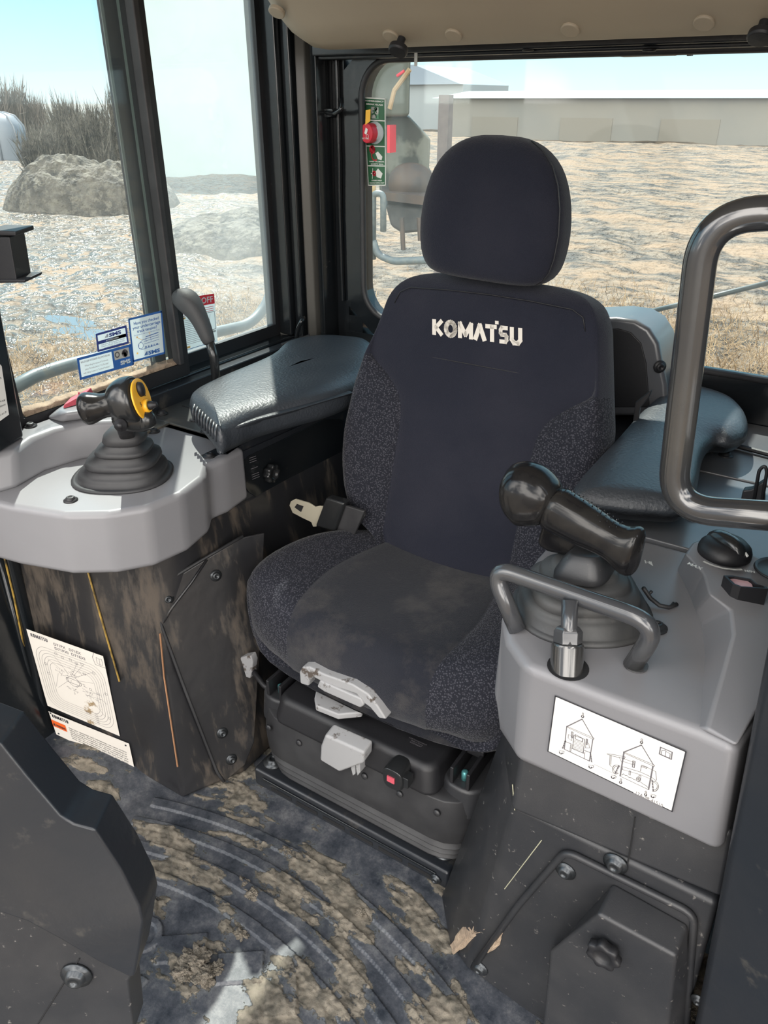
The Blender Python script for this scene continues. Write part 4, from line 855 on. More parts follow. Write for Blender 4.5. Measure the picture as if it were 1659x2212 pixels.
mesh('rocker_button', *body([(fc+w_*.018+fx*.003, .012, .015), (fc+w_*.018+fx*.010, .011, .013), (fc+w_*.022+fx*.013, .004, .006)], n=20, axis=fx), M_black, fcp, smooth=True)
mesh('push_collar', *lathe([(.014, 0), (.013, .009), (.009, .010), (.009, .006)], fc-w_*.016+fx*.002, fx, 20), M_yellow, fcp, smooth=True)
mesh('push_button', *lathe([(.0085, 0), (.0085, .012), (.006, .016), (.005, .022), (1e-4, .023)], fc-w_*.016+fx*.005, fx, 18), M_black, fcp, smooth=True)
q = Quad(fc+fx*.0042-u_*.02+w_*.02, fc+fx*.0042+u_*.02+w_*.02, fc+fx*.0042+u_*.02-w_*.02, fc+fx*.0042-u_*.02-w_*.02, fx)
flat('numeral', q.text('2', .72, .52, .28, .02), M_ink, fcp); flat('numeral', q.text('5', .02, .25, .28, .02), M_ink, fcp)
ub = P(310, 905, z=zg-.03)
mesh('trigger_housing', *body([(st1+V((-.02, 0, 0)), .018, .016), (st1+V((.0, -.004, .002)), .022, .022), (ub, .026, .026), (ub+V((.022, -.006, .004)), .020, .020), (ub+V((.032, -.008, .006)), .008, .008)], n=20, ex=2.6), M_gloss, js, smooth=True, sub=1)
mesh('pivot_bolt', *lathe([(.013, 0), (.012, .006), (.006, .007), (.006, .012), (1e-4, .013)], P(268, 912, z=.962)+V((.006, -.012, 0)), (.5, -.8, .2), 18), M_black, js, smooth=True)

# ------------------------------------------------------------ tall black lever by the window
gl_ = thing('lever', 'tall black lever with a fat soft grip rising behind the left armrest', 'lever', P(463, 850, z=.8))
LY = 1.36
def ly(px, py): return P(px, py, y=LY)
mesh('rod', *tube([ly(468, 835), ly(462, 770), ly(452, 735)], .0115, 14), M_gloss, gl_, smooth=True)
pp = [(455, 742, 13), (447, 725, 17), (432, 690, 21), (420, 665, 24), (408, 648, 27), (395, 640, 22), (384, 645, 12)]
secs = []
M_soft = mat('soft matte black grip', (0.045, 0.046, 0.048), .6, bump=.3, bscale=700)
secs = [(ly(454, 744), .013, .013), (ly(450, 735), .0165, .017), (ly(440, 708), .019, .020), (ly(428, 682), .022, .023), (ly(416, 663), .027, .028), (ly(406, 651), .031, .031), (ly(396, 645), .030, .028), (ly(384, 646), .022, .020), (ly(375, 649), .008, .008)]
mesh('grip', *body(secs, hint=(0, -1, 0), n=28, ex=2.3), M_soft, gl_, smooth=True, sub=1)
mesh('collar', *lathe([(.03, 0), (.03, .012), (.015, .014)], V((ly(468, 835).x, LY, DZ+.0063)), (0, 0, 1), 20), M_rubber, gl_, smooth=True)
mesh('rod', *tube([ly(468, 835), V((ly(468, 835).x, LY, DZ+.008))], .0115, 12), M_gloss, gl_, smooth=True)

# ------------------------------------------------------------ armrests
def armrest(name, outline_top, z, th, label, side, parent_loc, spine):
    t = thing(name, label, 'armrest', parent_loc)
    pts = fillet(outline_top+[outline_top[0]], .03, 4)
    # resample closed outline smoothly
    src = [V(p) for p in outline_top]; n = len(src); out = []
    for i in range(n):
        p0, p1, p2, p3 = src[i-1], src[i], src[(i+1) % n], src[(i+2) % n]
        for k in range(6):
            s = k/6; out.append(0.5*((2*p1)+(p2-p0)*s+(2*p0-5*p1+4*p2-p3)*s*s+(3*p1-p0-3*p2+p3)*s**3))
    c = sum(out, V((0, 0, 0)))/len(out)
    def inset_ring(d, z):
        r_ = []; m_ = len(out)
        area = sum(out[i].x*out[(i+1) % m_].y-out[(i+1) % m_].x*out[i].y for i in range(m_)); sg = 1 if area > 0 else -1
        for i in range(m_):
            tg_ = (out[(i+1) % m_]-out[i-1]); nn = V((-tg_.y, tg_.x, 0)).normalized()*sg
            r_.append(V((out[i].x+nn.x*d, out[i].y+nn.y*d, z)))
        return r_
    lay = [(.02, z-th), (.006, z-th+.006), (-.002, z-th+.022), (-.003, z-.032), (.001, z-.018), (.006, z-.009), (.012, z-.004)]
    rings = [inset_ring(d, zz) for d, zz in lay]; base = rings[-1]; mid = []
    for p in base:
        best = None
        for a_, b_ in zip(spine, spine[1:]):
            ab = b_-a_; tt = max(0, min(1, ((p-a_).dot(ab))/ab.length_squared)); qq = a_+ab*tt; qq.z = p.z
            if best is None or (qq-p).length < (best-p).length: best = qq
        mid.append(best)
    for k_ in (.2, .45, .7, .92, 1.0): rings.append([p.lerp(m_, k_)+V((0, 0, .004+.007*(1-(1-k_)**2))) for p, m_ in zip(base, mid)])
    bot = rings[0]; vs_, fs_ = loft(rings, caps=False); fs_.append(tuple(range(len(bot))))
    o = mesh('pad', vs_, fs_, M_leather, t, smooth=True)
    return t, o
# right one: outline as seen, at the pad's rim height
AZ = 0.885
R_out = [P(a, b, z=AZ-.012) for a, b in ((1236, 1058), (1262, 1020), (1330, 948), (1385, 888), (1440, 846), (1500, 836), (1575, 858), (1612, 893), (1614, 930), (1580, 948), (1542, 948), (1518, 975), (1505, 1040), (1480, 1090), (1400, 1092), (1290, 1082), (1246, 1076))]
ar, pad = armrest('armrest', R_out, AZ, .052, 'black leatherette armrest with a wide rear lobe on the right console', 1, (-.28, 1.5, AZ-.05), [P(a, b, z=AZ) for a, b in ((1350, 1050), (1410, 960), (1465, 905), (1560, 905))])
mesh('bracket', *join(prism([P(a, b, y=1.62) for a, b in ((1365, 925), (1372, 870), (1408, 842), (1402, 858), (1382, 882), (1376, 925))], (0, .01, 0)), box((-.33, 1.40, .80), (-.27, 1.60, AZ-.045))), M_black, ar, bevel=.002)
# left one, a longer rolled pad with gathered front corner
LO = [P(a, b, z=.872) for a, b in ((412, 868), (420, 850), (470, 824), (560, 786), (592, 768), (620, 745), (680, 732), (745, 733), (800, 745), (830, 800), (762, 838), (700, 862), (600, 888), (545, 905), (500, 925), (470, 935), (440, 903))]
al_, padL = armrest('armrest', LO, .89, .075, 'black leatherette armrest half in sun with a gathered front end beside the side window', -1, (-1.2, 1.4, .8), [P(a, b, z=.872) for a, b in ((462, 892), (560, 845), (650, 800), (740, 780))])
gat = []
for i in range(9):
    p = P(418+i*6, 888+i*5.6, z=.872); d = V((.35, -.9, 0)).normalized()
    gat.append(tube([p+V((0, 0, .012))-d*.010, p+d*.003+V((0, 0, .0)), p+d*.004+V((0, 0, -.02))], .0035, 6))
mesh('gathers', *join(*gat), M_leather, padL, smooth=True)
# hanging flap at the inboard front end
flp = [P(a, b, z=.84) for a, b in ((470, 932),)]
fa = [P(470, 930, z=.872), P(500, 925, z=.872), P(560, 905, z=.872), P(640, 885, z=.872), P(765, 848, z=.872)]
fb_ = [P(476, 986, x=XR+.03), P(510, 965, x=XR+.025), P(556, 938, x=XR+.02), P(640, 905, x=XR+.02), P(760, 868, x=XR+.02)]
vs = fa+fb_+[p+V((-.02, .008, 0)) for p in fa]+[p+V((-.02, .008, 0)) for p in fb_]; fs = [(i, i+1, 6+i, 5+i) for i in range(4)]+[(10+i, 15+i, 16+i, 11+i) for i in range(4)]+[(0, 5, 15, 10), (4, 14, 19, 9)]+[(5+i, 6+i, 16+i, 15+i) for i in range(4)]+[(i, 10+i, 11+i, i+1) for i in range(4)]
mesh('side_flap', vs, fs, M_leather, al_, bevel=.006)
mesh('support', *box((-1.24, 1.25, DZ+.007), (-1.16, 1.7, .82)), M_black, al_, bevel=.004)

# ================================================================== RIGHT CONSOLE
EZ = 0.80
rc = thing('control_console', 'right control console with light grey cover, lifting diagram and dark scratched pedestal', 'console', (-.15, 1.0, 0))
dk = [V((-.385, 1.26, EZ))]+off([(1162, 1197), (1084, 1320), (1093, 1385), (1136, 1440), (1320, 1512), (1507, 1581), (1592, 1621)], EZ)+[V((.025, 1.0, EZ)), V((.03, 1.26, EZ))]
y_f = dk[5].y
lowz = .598
bl_ = P(1112, 1641, y=.835); br_ = P(1557, 1849, y=.835)
lw = [V((-.385, 1.26, .66)), V((-.392, 1.12, .64)), P(1062, 1500, x=-.378), P(1080, 1570, x=-.362), V(bl_), bl_.lerp(br_, .45), bl_.lerp(br_, .84), V(br_), V((.028, 1.0, lowz)), V((.03, 1.26, .66))]
cv2 = mesh('cover', *hexa(lw, dk), M_grey, rc, bevel=.016, seg=4, ang=14)
pbase = off([(1462, 1232), (1490, 1292), (1512, 1350), (1520, 1420), (1512, 1500), (1505, 1574), (1588, 1612)], EZ-.003)+[V((.024, 1.0, EZ-.003)), V((.03, 1.30, EZ-.003)), V((-.09, 1.30, EZ-.003)), P(1470, 1195, z=EZ-.003)]
pt = [(1480, 1196, .87), (1520, 1238, .87), (1532, 1283, .868), (1578, 1318, .862), (1584, 1370, .852), (1562, 1450, .832), (1527, 1574, .806), (1592, 1612, .806)]
ptop = [P(a, b, z=c) for a, b, c in pt]
ptop = ptop[:7]+[ptop[7]]+[]  # keep order
pb = [pbase[0], pbase[1], pbase[1].lerp(pbase[2], .5), pbase[2], pbase[3], pbase[4], pbase[5], pbase[6]]
ring_b = pb+[V((.024, 1.0, EZ-.003)), V((.03, 1.22, EZ-.003)), P(1535, 1165, z=EZ)+V((0, .0, -.003)), P(1492, 1178, z=EZ)+V((0, 0, -.003))]
ring_t = ptop+[V((.024, 1.0, .85)), V((.03, 1.14, .87)), P(1540, 1160, z=.87), P(1497, 1172, z=.87)]
mesh('dial_pod', *hexa(ring_b, ring_t), M_grey, rc, bevel=.010, seg=4, ang=12)
for (px, py) in ((1418, 1357), (1497, 1119)): bolt('cover_bolt', P(px, py, z=EZ+.001), (0, 0, 1), rc, .0085, M_bolt if py > 1200 else M_black)
q = Quad(*[P(a, b, z=EZ) for a, b in ((1378, 1206), (1404, 1212), (1410, 1228), (1381, 1222))], (0, 0, 1))
flat('print', join(q.text('H  L', 1.0, .9, -.6, .02, width=None), q.poly([(1.1, .3), (1.1, 1.0), (.78, .6)])), M_white, rc)
dl = P(1564, 1196, z=.87)
dial = thing('rotary_dial', 'large black rotary throttle dial with a white pointer on the grey pod', 'dial', dl)
mesh('dial_base', *lathe([(.040, .0005), (.040, .008), (.038, .014), (.030, .022), (.020, .024), (1e-4, .024)], dl, (0, 0, 1), 40), M_black, dial, smooth=True)
rt_ = V((math.cos(YAW), math.sin(YAW), 0))
da = (P(1600, 1225, z=.87)-P(1530, 1180, z=.87)).normalized(); db = V((-da.y, da.x, 0))
gr = []
for t, hw_, hh in ((-.038, .004, .010), (-.034, .010, .026), (-.02, .013, .034), (0, .014, .037), (.02, .013, .034), (.033, .010, .026), (.038, .004, .010)):
    c = dl+da*t; gr.append([c-db*hw_*1.25+V((0, 0, .004)), c+db*hw_*1.25+V((0, 0, .004)), c+db*hw_+V((0, 0, hh*.8)), c+db*hw_*.5+V((0, 0, hh)), c-db*hw_*.5+V((0, 0, hh)), c-db*hw_+V((0, 0, hh*.8))])
mesh('dial_grip', *loft(gr), M_gloss, dial, smooth=True, sub=1)
pd = (P(1607, 1205, z=.88)-dl); pd.z = 0; pd.normalize(); pe = V((-pd.y, pd.x, 0))
mesh('pointer', *hexa([dl+pd*.026+pe*.0015+V((0, 0, .0235)), dl+pd*.026-pe*.0015+V((0, 0, .0235)), dl+pd*.0385-pe*.0015+V((0, 0, .014)), dl+pd*.0385+pe*.0015+V((0, 0, .014))], [dl+pd*.026+pe*.0015+V((0, 0, .0255)), dl+pd*.026-pe*.0015+V((0, 0, .0255)), dl+pd*.0395-pe*.0015+V((0, 0, .016)), dl+pd*.0395+pe*.0015+V((0, 0, .016))]), M_white, dial)
dq = Quad(dl+V((-.06, .06, .001)), dl+V((.06, .06, .001)), dl+V((.06, -.06, .001)), dl+V((-.06, -.06, .001)), (0, 0, 1))
v1 = (P(1500, 1225, z=.87)-dl); v2 = (P(1600, 1232, z=.87)-dl); a1 = math.degrees(math.atan2(v1.y, v1.x)); a2 = math.degrees(math.atan2(v2.y, v2.x))
flat('scale_print', join(dq.arc(.5, .5, .049, a1, a2, .0045), dq.text('MAX', .5+(v1.x-.012)/.12, .5+(v1.y+.0)/.12, .09, .02, rot=R(a1+100)), dq.text('MIN', .5+(v2.x+.006)/.12, .5+(v2.y-.004)/.12, .07, .02, rot=R(20))), M_white, dial)
# rocker switch in its shroud
rk = thing('rocker_switch', 'faded pink rocker switch sunk in a tall black shroud beside the dial', 'switch', P(1605, 1300, z=.862))
zt, zb = .885, .845
ro = off([(1563, 1243), (1582, 1243), (1622, 1250), (1637, 1262), (1656, 1267), (1660, 1272), (1600, 1268), (1583, 1262)], zt)
rb_ = [V((p.x, p.y, zb)) for p in ro]
n = len(ro); c = sum(ro, V((0, 0, 0)))/n; ri = [c+(p-c)*.84 for p in ro]; rj = [V((p.x, p.y, zt-.014)) for p in ri]
vs = rb_+ro+ri+rj; fs = [(i, (i+1) % n, n+(i+1) % n, n+i) for i in range(n)]+[(n+i, n+(i+1) % n, 2*n+(i+1) % n, 2*n+i) for i in range(n)]+[(2*n+i, 2*n+(i+1) % n, 3*n+(i+1) % n, 3*n+i) for i in range(n)]+[tuple(range(3*n, 4*n)), tuple(range(n))]
mesh('shroud', vs, fs, M_black, rk)
pk = off([(1575, 1248), (1590, 1244), (1612, 1249), (1626, 1258), (1630, 1268), (1592, 1265)], zt-.002)
mesh('rocker', *hexa([V((p.x, p.y, zt-.014)) for p in pk], [p+V((0, 0, -.002)) for p in pk]), M_pink, rk, bevel=.002)
mesh('red_tab', *hexa([p for p in off([(1598, 1304), (1625, 1307), (1625, 1300), (1600, 1298)], .8455)], [p for p in off([(1598, 1304), (1625, 1307), (1625, 1300), (1600, 1298)], .851)]), M_red, rk)
# recessed cup cut by the right edge
mesh('recess_ring', *lathe([(.030, 0), (.034, .003), (.036, 0), (.030, -.001), (.028, -.004), (1e-4, -.004)], P(1683, 1232, z=.871), (0, 0, 1), 32), M_charcoal, rc, smooth=True)
# lifting diagram sticker
fa_ = P(1507, 1581, z=EZ); fnn = (lw[5]-dk[5]).cross(lw[6]-lw[5]).normalized(); fnn = fnn if fnn.y < 0 else -fnn
def onf(px, py, l=.0012): return PN(px, py, lw[5]+fnn*l, fnn)
ls = thing('lifting_sticker', 'white lifting diagram sticker with two machine drawings on the right console front', 'sticker', onf(1330, 1625))
q = Quad(onf(1200, 1503), onf(1482, 1623), onf(1452, 1752), onf(1184, 1622), fnn)
sb = flat('sheet', q.rect(0, 0, 1, 1), M_label, ls)
def pq(px, py):   # crop pixel of the sticker -> unit coordinates
    x, y = 1180+px/5.184, 1490+py/5.186; p = onf(x, y, 0); tl, tr, br, bl = q.c
    # solve bilinear by iteration
    u = v = .5
    for _ in range(12):
        f = q.at(u, v, 0)-p; du = (br-bl)*(1-v)+(tr-tl)*v; dv = (tl-bl)*(1-u)+(tr-br)*u
        a, b, c_ = du.dot(du), du.dot(dv), dv.dot(dv); e1, e2 = f.dot(du), f.dot(dv); D_ = a*c_-b*b
        u -= (e1*c_-e2*b)/D_; v -= (a*e2-b*e1)/D_
    return u, v
def PL(pts, w, closed=False): return q.line([pq(*p) for p in pts], w, closed)
bd = [q.line([(.0, .0), (0, 1), (1, 1), (1, 0), (.93, 0)], .0018), q.line([(0, 0), (.70, 0)], .0018)]
heavy = [PL([(408, 318), (240, 400)], .0016), PL([(408, 318), (530, 530)], .0014), PL([(235, 400), (208, 655), (488, 788), (528, 540)], .0014), PL([(1072, 608), (880, 685)], .0016), PL([(1072, 608), (1205, 830)], .0014), PL([(875, 690), (833, 955)], .0020), PL([(1200, 845), (1150, 1105)], .0020), PL([(208, 565), (285, 595)], .0012), PL([(435, 670), (505, 695)], .0012)]
for a_, b_ in (((222, 560), (185, 655)), ((500, 700), (515, 808)), ((820, 838), (775, 930)), ((1190, 1000), (1205, 1135))):
    for k in range(4): t0, t1 = k/4, k/4+.15; heavy.append(PL([(a_[0]+(b_[0]-a_[0])*t0, a_[1]+(b_[1]-a_[1])*t0), (a_[0]+(b_[0]-a_[0])*t1, a_[1]+(b_[1]-a_[1])*t1)], .0020))
thin = [PL([(235, 397), (240, 410), (535, 545), (540, 530)], .0008, True), PL([(868, 683), (875, 697), (1212, 848), (1218, 833)], .0008, True)]
thin += [PL([(315, 500), (300, 650), (420, 700), (437, 545)], .001, True), PL([(330, 490), (330, 540), (410, 572), (415, 535)], .0012, True)]
thin += [PL([(312, 550+k*16), (425, 590+k*15)], .0007) for k in range(7)]
thin += [PL([(250, 530), (255, 490), (290, 505), (290, 560), (250, 530)], .0007), PL([(445, 640), (450, 570), (480, 590), (492, 640), (450, 640)], .0007), PL([(290, 460), (285, 520), (300, 530), (305, 465)], .0012, True), PL([(455, 540), (450, 600), (462, 605), (468, 545)], .0012, True), PL([(280, 600), (270, 680)], .0008), PL([(440, 690), (430, 760)], .0008), PL([(280, 640), (430, 700)], .0007), PL([(295, 600), (278, 690)], .0007)]
thin += [PL([(685, 705), (760, 715), (890, 740), (880, 760), (760, 735), (690, 712)], .0008), PL([(720, 720), (715, 830), (735, 850)], .0009), PL([(735, 722), (728, 825)], .0007), PL([(820, 740), (850, 800), (860, 880)], .0007), PL([(850, 755), (985, 800), (985, 830), (860, 790)], .0007), PL([(975, 785), (1000, 790), (990, 860), (970, 855)], .0012, True), PL([(860, 850), (1060, 910), (1180, 965), (1225, 1000)], .0009), PL([(850, 880), (1060, 940), (1180, 990)], .0007), PL([(1060, 900), (1070, 840), (1140, 860), (1230, 905), (1240, 990), (1230, 1010)], .0008), PL([(1070, 830), (1135, 855), (1130, 870), (1065, 850)], .0008), PL([(840, 960), (1150, 1108)], .0009), PL([(850, 945), (870, 930), (890, 950), (910, 950), (930, 970), (960, 975), (980, 990), (1010, 1000), (1030, 1015), (1060, 1020), (1090, 1045), (1120, 1060), (1140, 1080)], .0009), PL([(935, 895), (930, 940), (945, 945), (950, 900)], .0008, True), PL([(1045, 945), (1040, 1000), (1060, 1005), (1065, 950)], .0008, True), PL([(545, 825), (800, 945)], .0005)]
def circ(cx, cy, r, w, a0=0, a1=360): return PL([(cx+r*math.cos(R(a0+(a1-a0)*i/18)), cy+r*1.1*math.sin(R(a0+(a1-a0)*i/18))) for i in range(19)], w)
thin += [circ(790, 880, 45, .0009, 60, 330), circ(790, 880, 30, .0007, 60, 330), circ(1210, 1070, 52, .0009, -110, 110), circ(1210, 1070, 38, .0007, -110, 110), circ(1035, 990, 22, .0008), circ(1035, 990, 8, .0008)]
for hx, hy in ((413, 280), (1072, 570), (838, 1018), (1118, 1155)): heavy += [circ(hx, hy+8, 12, .0014, -60, 240)]; thin += [circ(hx+3, hy-22, 9, .0007)]
for hx, hy in ((178, 690), (508, 850), (760, 965), (1205, 1180)): heavy += [circ(hx-8, hy, 16, .0016, 20, 200)]; thin += [PL([(hx-30, hy-22), (hx+34, hy-8)], .0006), circ(hx+12, hy, 14, .0006, -90, 90)]
bk_ = [PL([(1285, 632), (1415, 688), (1405, 768), (1272, 708)], .0016, True), PL([(1300, 668), (1340, 670), (1350, 682), (1392, 704), (1388, 752), (1340, 735), (1290, 712)], .0009, True), PL([(1345, 680), (1335, 735)], .0008)]
flat('border', join(*bd), M_ink, sb); flat('drawing', join(*heavy, *thin, *bk_), M_inkg, sb)
u0, v0 = pq(1018, 1170); flat('part_number', q.text('17A-98-41510', .715, -.012, .085, 0, width=.215), M_inkg, sb)
# guard bar around the joystick
gb_ = thing('guard_bar', 'bent dark grey guard bar standing before the right joystick', 'guard bar', P(1240, 1440, z=EZ))
ga1 = P(1118, 1362, z=EZ); gz = .885
pts = [ga1, P(1060, 1222, z=gz), P(1425, 1350, z=gz), P(1366, 1438, z=EZ)]
mesh('bar', *tube(pts, .0135, 18, rad=[.042, .062], k=10), M_tubeg, gb_, smooth=True)
g0 = P(1224, 1440, z=EZ); g1 = P(1231, 1296, z=gz)
mesh('post', *tube([g0+V((0, 0, .02)), g1], .0115, 16), M_tubeg, gb_, smooth=True)
ax = (g1-g0).normalized()
mesh('cup', *lathe([(.023, -.01), (.023, .030), (.0215, .034), (.018, .034)], g0, ax, 24), M_tube, gb_, smooth=True, bevel=.001)
mesh('hex_nut', *lathe([(.0205, .034), (.0205, .050), (.016, .056), (.012, .058)], g0, ax, 6), M_tubeg, gb_, bevel=.001)
mesh('hole_rim', *lathe([(.029, 0), (.029, .0008), (1e-4, .0009)], g0+V((.002, .0, 0)), (0, 0, 1), 28), M_void, gb_)
mesh('foot_washer', *lathe([(.017, 0), (.017, .002), (1e-4, .002)], pts[-1]+V((.004, .002, .001)), (0, 0, 1), 20), M_tubeg, gb_)
# right joystick
jr = thing('joystick', 'glossy black pistol shaped joystick on a wide rubber boot on the right console', 'joystick', P(1262, 1320, z=EZ))
b1 = P(1256, 1318, z=EZ); t1 = P(1265, 1212, z=.885)
bootc(b1, t1, [(0, .106, 2.3), (.005, .106, 2.3), (.007, .100, 2.3), (.008, .097, 2.4), (.022, .095, 2.5), (.03, .090, 2.6), (.034, .080, 2.8), (.036, .082, 3), (.048, .079, 3), (.055, .070, 3), (.057, .064, 3), (.060, .066, 3), (.068, .060, 3), (.071, .050, 3), (.075, .047, 3), (.080, .044, 3)], M_rubberg, jr)
u, w, _ = frame((0, 0, 1)); 
cb = P(1262, 1238, z=.872)
mesh('collar', *body([(cb-V((0, 0, .002)), .046, .040), (cb+V((0, 0, .010)), .046, .040), (cb+V((0, 0, .030)), .036, .031), (cb+V((0, 0, .040)), .026, .022)], n=28, ex=3.6, axis=V((-.15, .12, 1))), M_charcoal, jr, smooth=True, bevel=.002)
zc = .975
k0 = P(1112, 1062, z=zc+.01); k1 = P(1150, 1075, z=zc+.008); k2 = P(1215, 1108, z=zc); k3 = P(1325, 1168, z=zc-.022); k4 = P(1362, 1190, z=zc-.03)
gx = (k3-k1).normalized(); zz = V((0, 0, 1))
def hv(px, py, z): return P(px, py, z=z)
mesh('grip', *body([(hv(1186, 1090, zc+.004), .034, .036), (hv(1208, 1104, zc), .030, .033), (hv(1240, 1122, zc-.005), .030, .032), (hv(1275, 1142, zc-.012), .028, .030), (hv(1308, 1160, zc-.018), .024, .026), (hv(1335, 1176, zc-.023), .025, .027), (hv(1352, 1184, zc-.026), .028, .036), (hv(1372, 1194, zc-.028), .027, .040), (hv(1386, 1198, zc-.028), .014, .030)], hint=(0, 0, 1), n=30, ex=2.4), M_glossw, jr, smooth=True, sub=1)
mesh('head', *body([(hv(1086, 1062, zc+.010), .020, .016), (hv(1094, 1063, zc+.011), .036, .034), (hv(1112, 1062, zc+.013), .043, .045), (hv(1136, 1066, zc+.013), .045, .049), (hv(1160, 1076, zc+.010), .042, .045), (hv(1182, 1088, zc+.006), .036, .036), (hv(1196, 1096, zc+.003), .028, .028)], hint=(0, 0, 1), n=32, ex=2.5), M_glossw, jr, smooth=True, sub=1)
mesh('trigger_guard', *prism([P(a, b, y=b1.y+.0) for a, b in ((1172, 1118), (1322, 1185), (1335, 1226), (1300, 1218), (1180, 1194), (1160, 1182), (1158, 1170))], (.006, .035, 0)), M_glossw, jr, bevel=.008)
dots = []
for i in range(13):
    for j in range(5):
        t = i/12; c = hv(1205, 1100, zc).lerp(hv(1322, 1166, zc-.02), t); rr_ = .032-.006*t
        a = R(20+j*22+(11 if i % 2 else 0)); ax_ = (hv(1322, 1166, zc-.02)-hv(1205, 1100, zc)).normalized(); u_, w_, _ = frame(ax_)
        if w_.z < 0: w_ = -w_
        nn = u_*math.cos(a)*(1)+w_*math.sin(a); cu = V((0, 0, 0))
        dots.append(lathe([(.0011, -.0008), (.0009, .0006), (1e-4, .001)], c+nn*rr_*1.10, nn, 6))
mesh('grip_studs', *join(*dots), M_glossw, jr)['kind'] = 'stuff'
cord = tube([P(1390, 1270, z=EZ+.03), P(1405, 1292, z=EZ+.01), P(1425, 1308, z=EZ+.005), P(1445, 1312, z=EZ+.004), P(1462, 1305, z=EZ+.004)], .0035, 8)
tag(mesh('cord_end', *join(cord, tube([P(1448, 1311, z=EZ+.004), P(1455, 1302, z=EZ+.006)], .0022, 6), tube([P(1400, 1285, z=EZ+.012), P(1408, 1277, z=EZ+.02)], .0025, 6)), M_rubber, smooth=True), 'short frayed black cable tie end lying beside the right joystick boot', 'cable tie')
# rear top plate of the right console
rtp = rc
M_shelf = mat('satin dark shelf plate', (0.07, 0.075, 0.085), 0.3, col2=(0.10, 0.10, 0.105), nscale=5, dust=(.2, .18, .15), dscale=20, dlo=.66, dhi=.74, spec=.8)
ysh = P(1420, 1195, z=EZ).y
mesh('plate', *box((-.385, 1.262, EZ-.03), (.028, 1.60, EZ+.002)), M_shelf, rtp, bevel=.003)
mesh('plate', *box((-.385, 1.606, EZ-.03), (.028, RY-.002, EZ+.004)), M_shelf, rtp, bevel=.003)
mesh('trim_strip', *tube([P(1537, 975, z=EZ+.01), P(1535, 955, z=EZ+.012), P(1560, 955, z=EZ+.012), P(1690, 989, z=EZ+.012)], .006, 8, rad=.01), M_black, rtp)
bolt('plate_bolt', P(1568, 985, z=EZ+.003), (0, 0, 1), rtp, .0085, M_black)
mesh('rear_slot', *box((-.12, RY-.10, EZ+.004), (.02, RY-.06, EZ+.03)), M_black, rtp, bevel=.01)
ky = thing('latch_clip', 'black looped latch clip standing at the right edge behind the grab rail', 'latch', P(1620, 1080, z=EZ))
mesh('loop', *tube([P(1628, 1085, y=1.36), P(1640, 1015, y=1.36), P(1652, 1005, y=1.36), P(1657, 1018, y=1.36), P(1645, 1090, y=1.36)], .003, 8, rad=.008), M_black, ky, smooth=True)
mesh('clip_body', *prism([P(a, b, y=1.36) for a, b in ((1598, 1090), (1604, 1060), (1622, 1058), (1650, 1040), (1650, 1100), (1598, 1100))], (0, .02, 0)), M_black, ky, bevel=.003)
# arched dark box behind the seat
hb_ = thing('corner_box', 'dark arched storage box in the corner behind the right of the seat', 'storage box', (-.5, 1.8, EZ))
yo = 1.80
ao = [(1220, 690), (1330, 686), (1372, 692), (1402, 710), (1422, 742), (1430, 785), (1440, 830), (1444, 900), (1220, 900)]
mesh('shell', *prism([P(a, b, y=yo) for a, b in ao], (0, RY-yo-.001, 0)), M_shelf, hb_, bevel=.012)
ai = [(1220, 712), (1335, 710), (1362, 718), (1385, 742), (1396, 785), (1403, 880), (1220, 880)]
mesh('recess', *prism([P(a, b, y=yo-.004) for a, b in ai], (0, .004, 0)), M_black, hb_, bevel=.002)
bolt('side_bolt', P(1425, 792, y=yo-.0), (.6, -.8, 0), hb_, .008, M_black)
mesh('shelf_skirt', *box((-.70, 1.66, EZ-.03), (-.386, RY-.001, EZ-.001)), M_paint, hb_)

# dark lower body of the right console
rb = rc
mesh('shell', *hexa([V((-.365, 1.9, .5)), V((-.368, .965, .49)), P(1105, 1751, z=.5), V((.03, .842, .5)), V((.03, 1.9, .5))], [V((-.37, 1.9, .77)), V((-.37, .96, .70)), V((-.288, .852, .62)), V((.02, .85, .62)), V((.022, 1.9, .77))]), M_charcoal, rb, bevel=.008)
fq = [V((-.458, .94, 0)), P(970, 2040, z=0), P(1010, 2095, z=0), V((.04, .815, 0)), V((.04, 1.9, 0)), V((-.45, 1.9, 0))]
ft = [V((-.372, .985, .499)), V((-.325, .90, .499)), V((-.288, .835, .499)), V((.028, .832, .499)), V((.028, 1.9, .499)), V((-.372, 1.9, .499))]
mesh('foot', *hexa(fq, ft), M_charcoal, rb, bevel=.010)
cN = (ft[2]-fq[2]).cross(ft[3]-fq[2]).normalized(); cN = cN if cN.y < 0 else -cN
def onc(px, py, l=.0): return PN(px, py, fq[2]+cN*l, cN)
cvr = mesh('access_cover', *prism([onc(a, b, .0) for a, b in ((1022, 2090), (1120, 1955), (1215, 1845), (1240, 1842), (1485, 1968), (1498, 1985), (1492, 2080), (1478, 2260), (1240, 2250))], cN*.006), M_charcoal, rb, bevel=.002)
mesh('cover_rim', *tube([onc(a, b, .006) for a, b in ((1022, 2090), (1120, 1955), (1222, 1838), (1500, 1975), (1492, 2080), (1478, 2260))], .006, 10, rad=.02), M_charcoal, cvr, smooth=True)
fp_ = [onc(a, b, .062) for a, b in ((1290, 1974), (1461, 2067), (1452, 2140), (1434, 2290), (1168, 2260), (1189, 2052))]
bp_ = [onc(a, b, .005) for a, b in ((1326, 1906), (1487, 1995), (1490, 2100), (1475, 2290), (1190, 2300), (1188, 2060))]
pod = mesh('pod', *hexa(bp_, fp_), M_charcoal, cvr, bevel=.006)
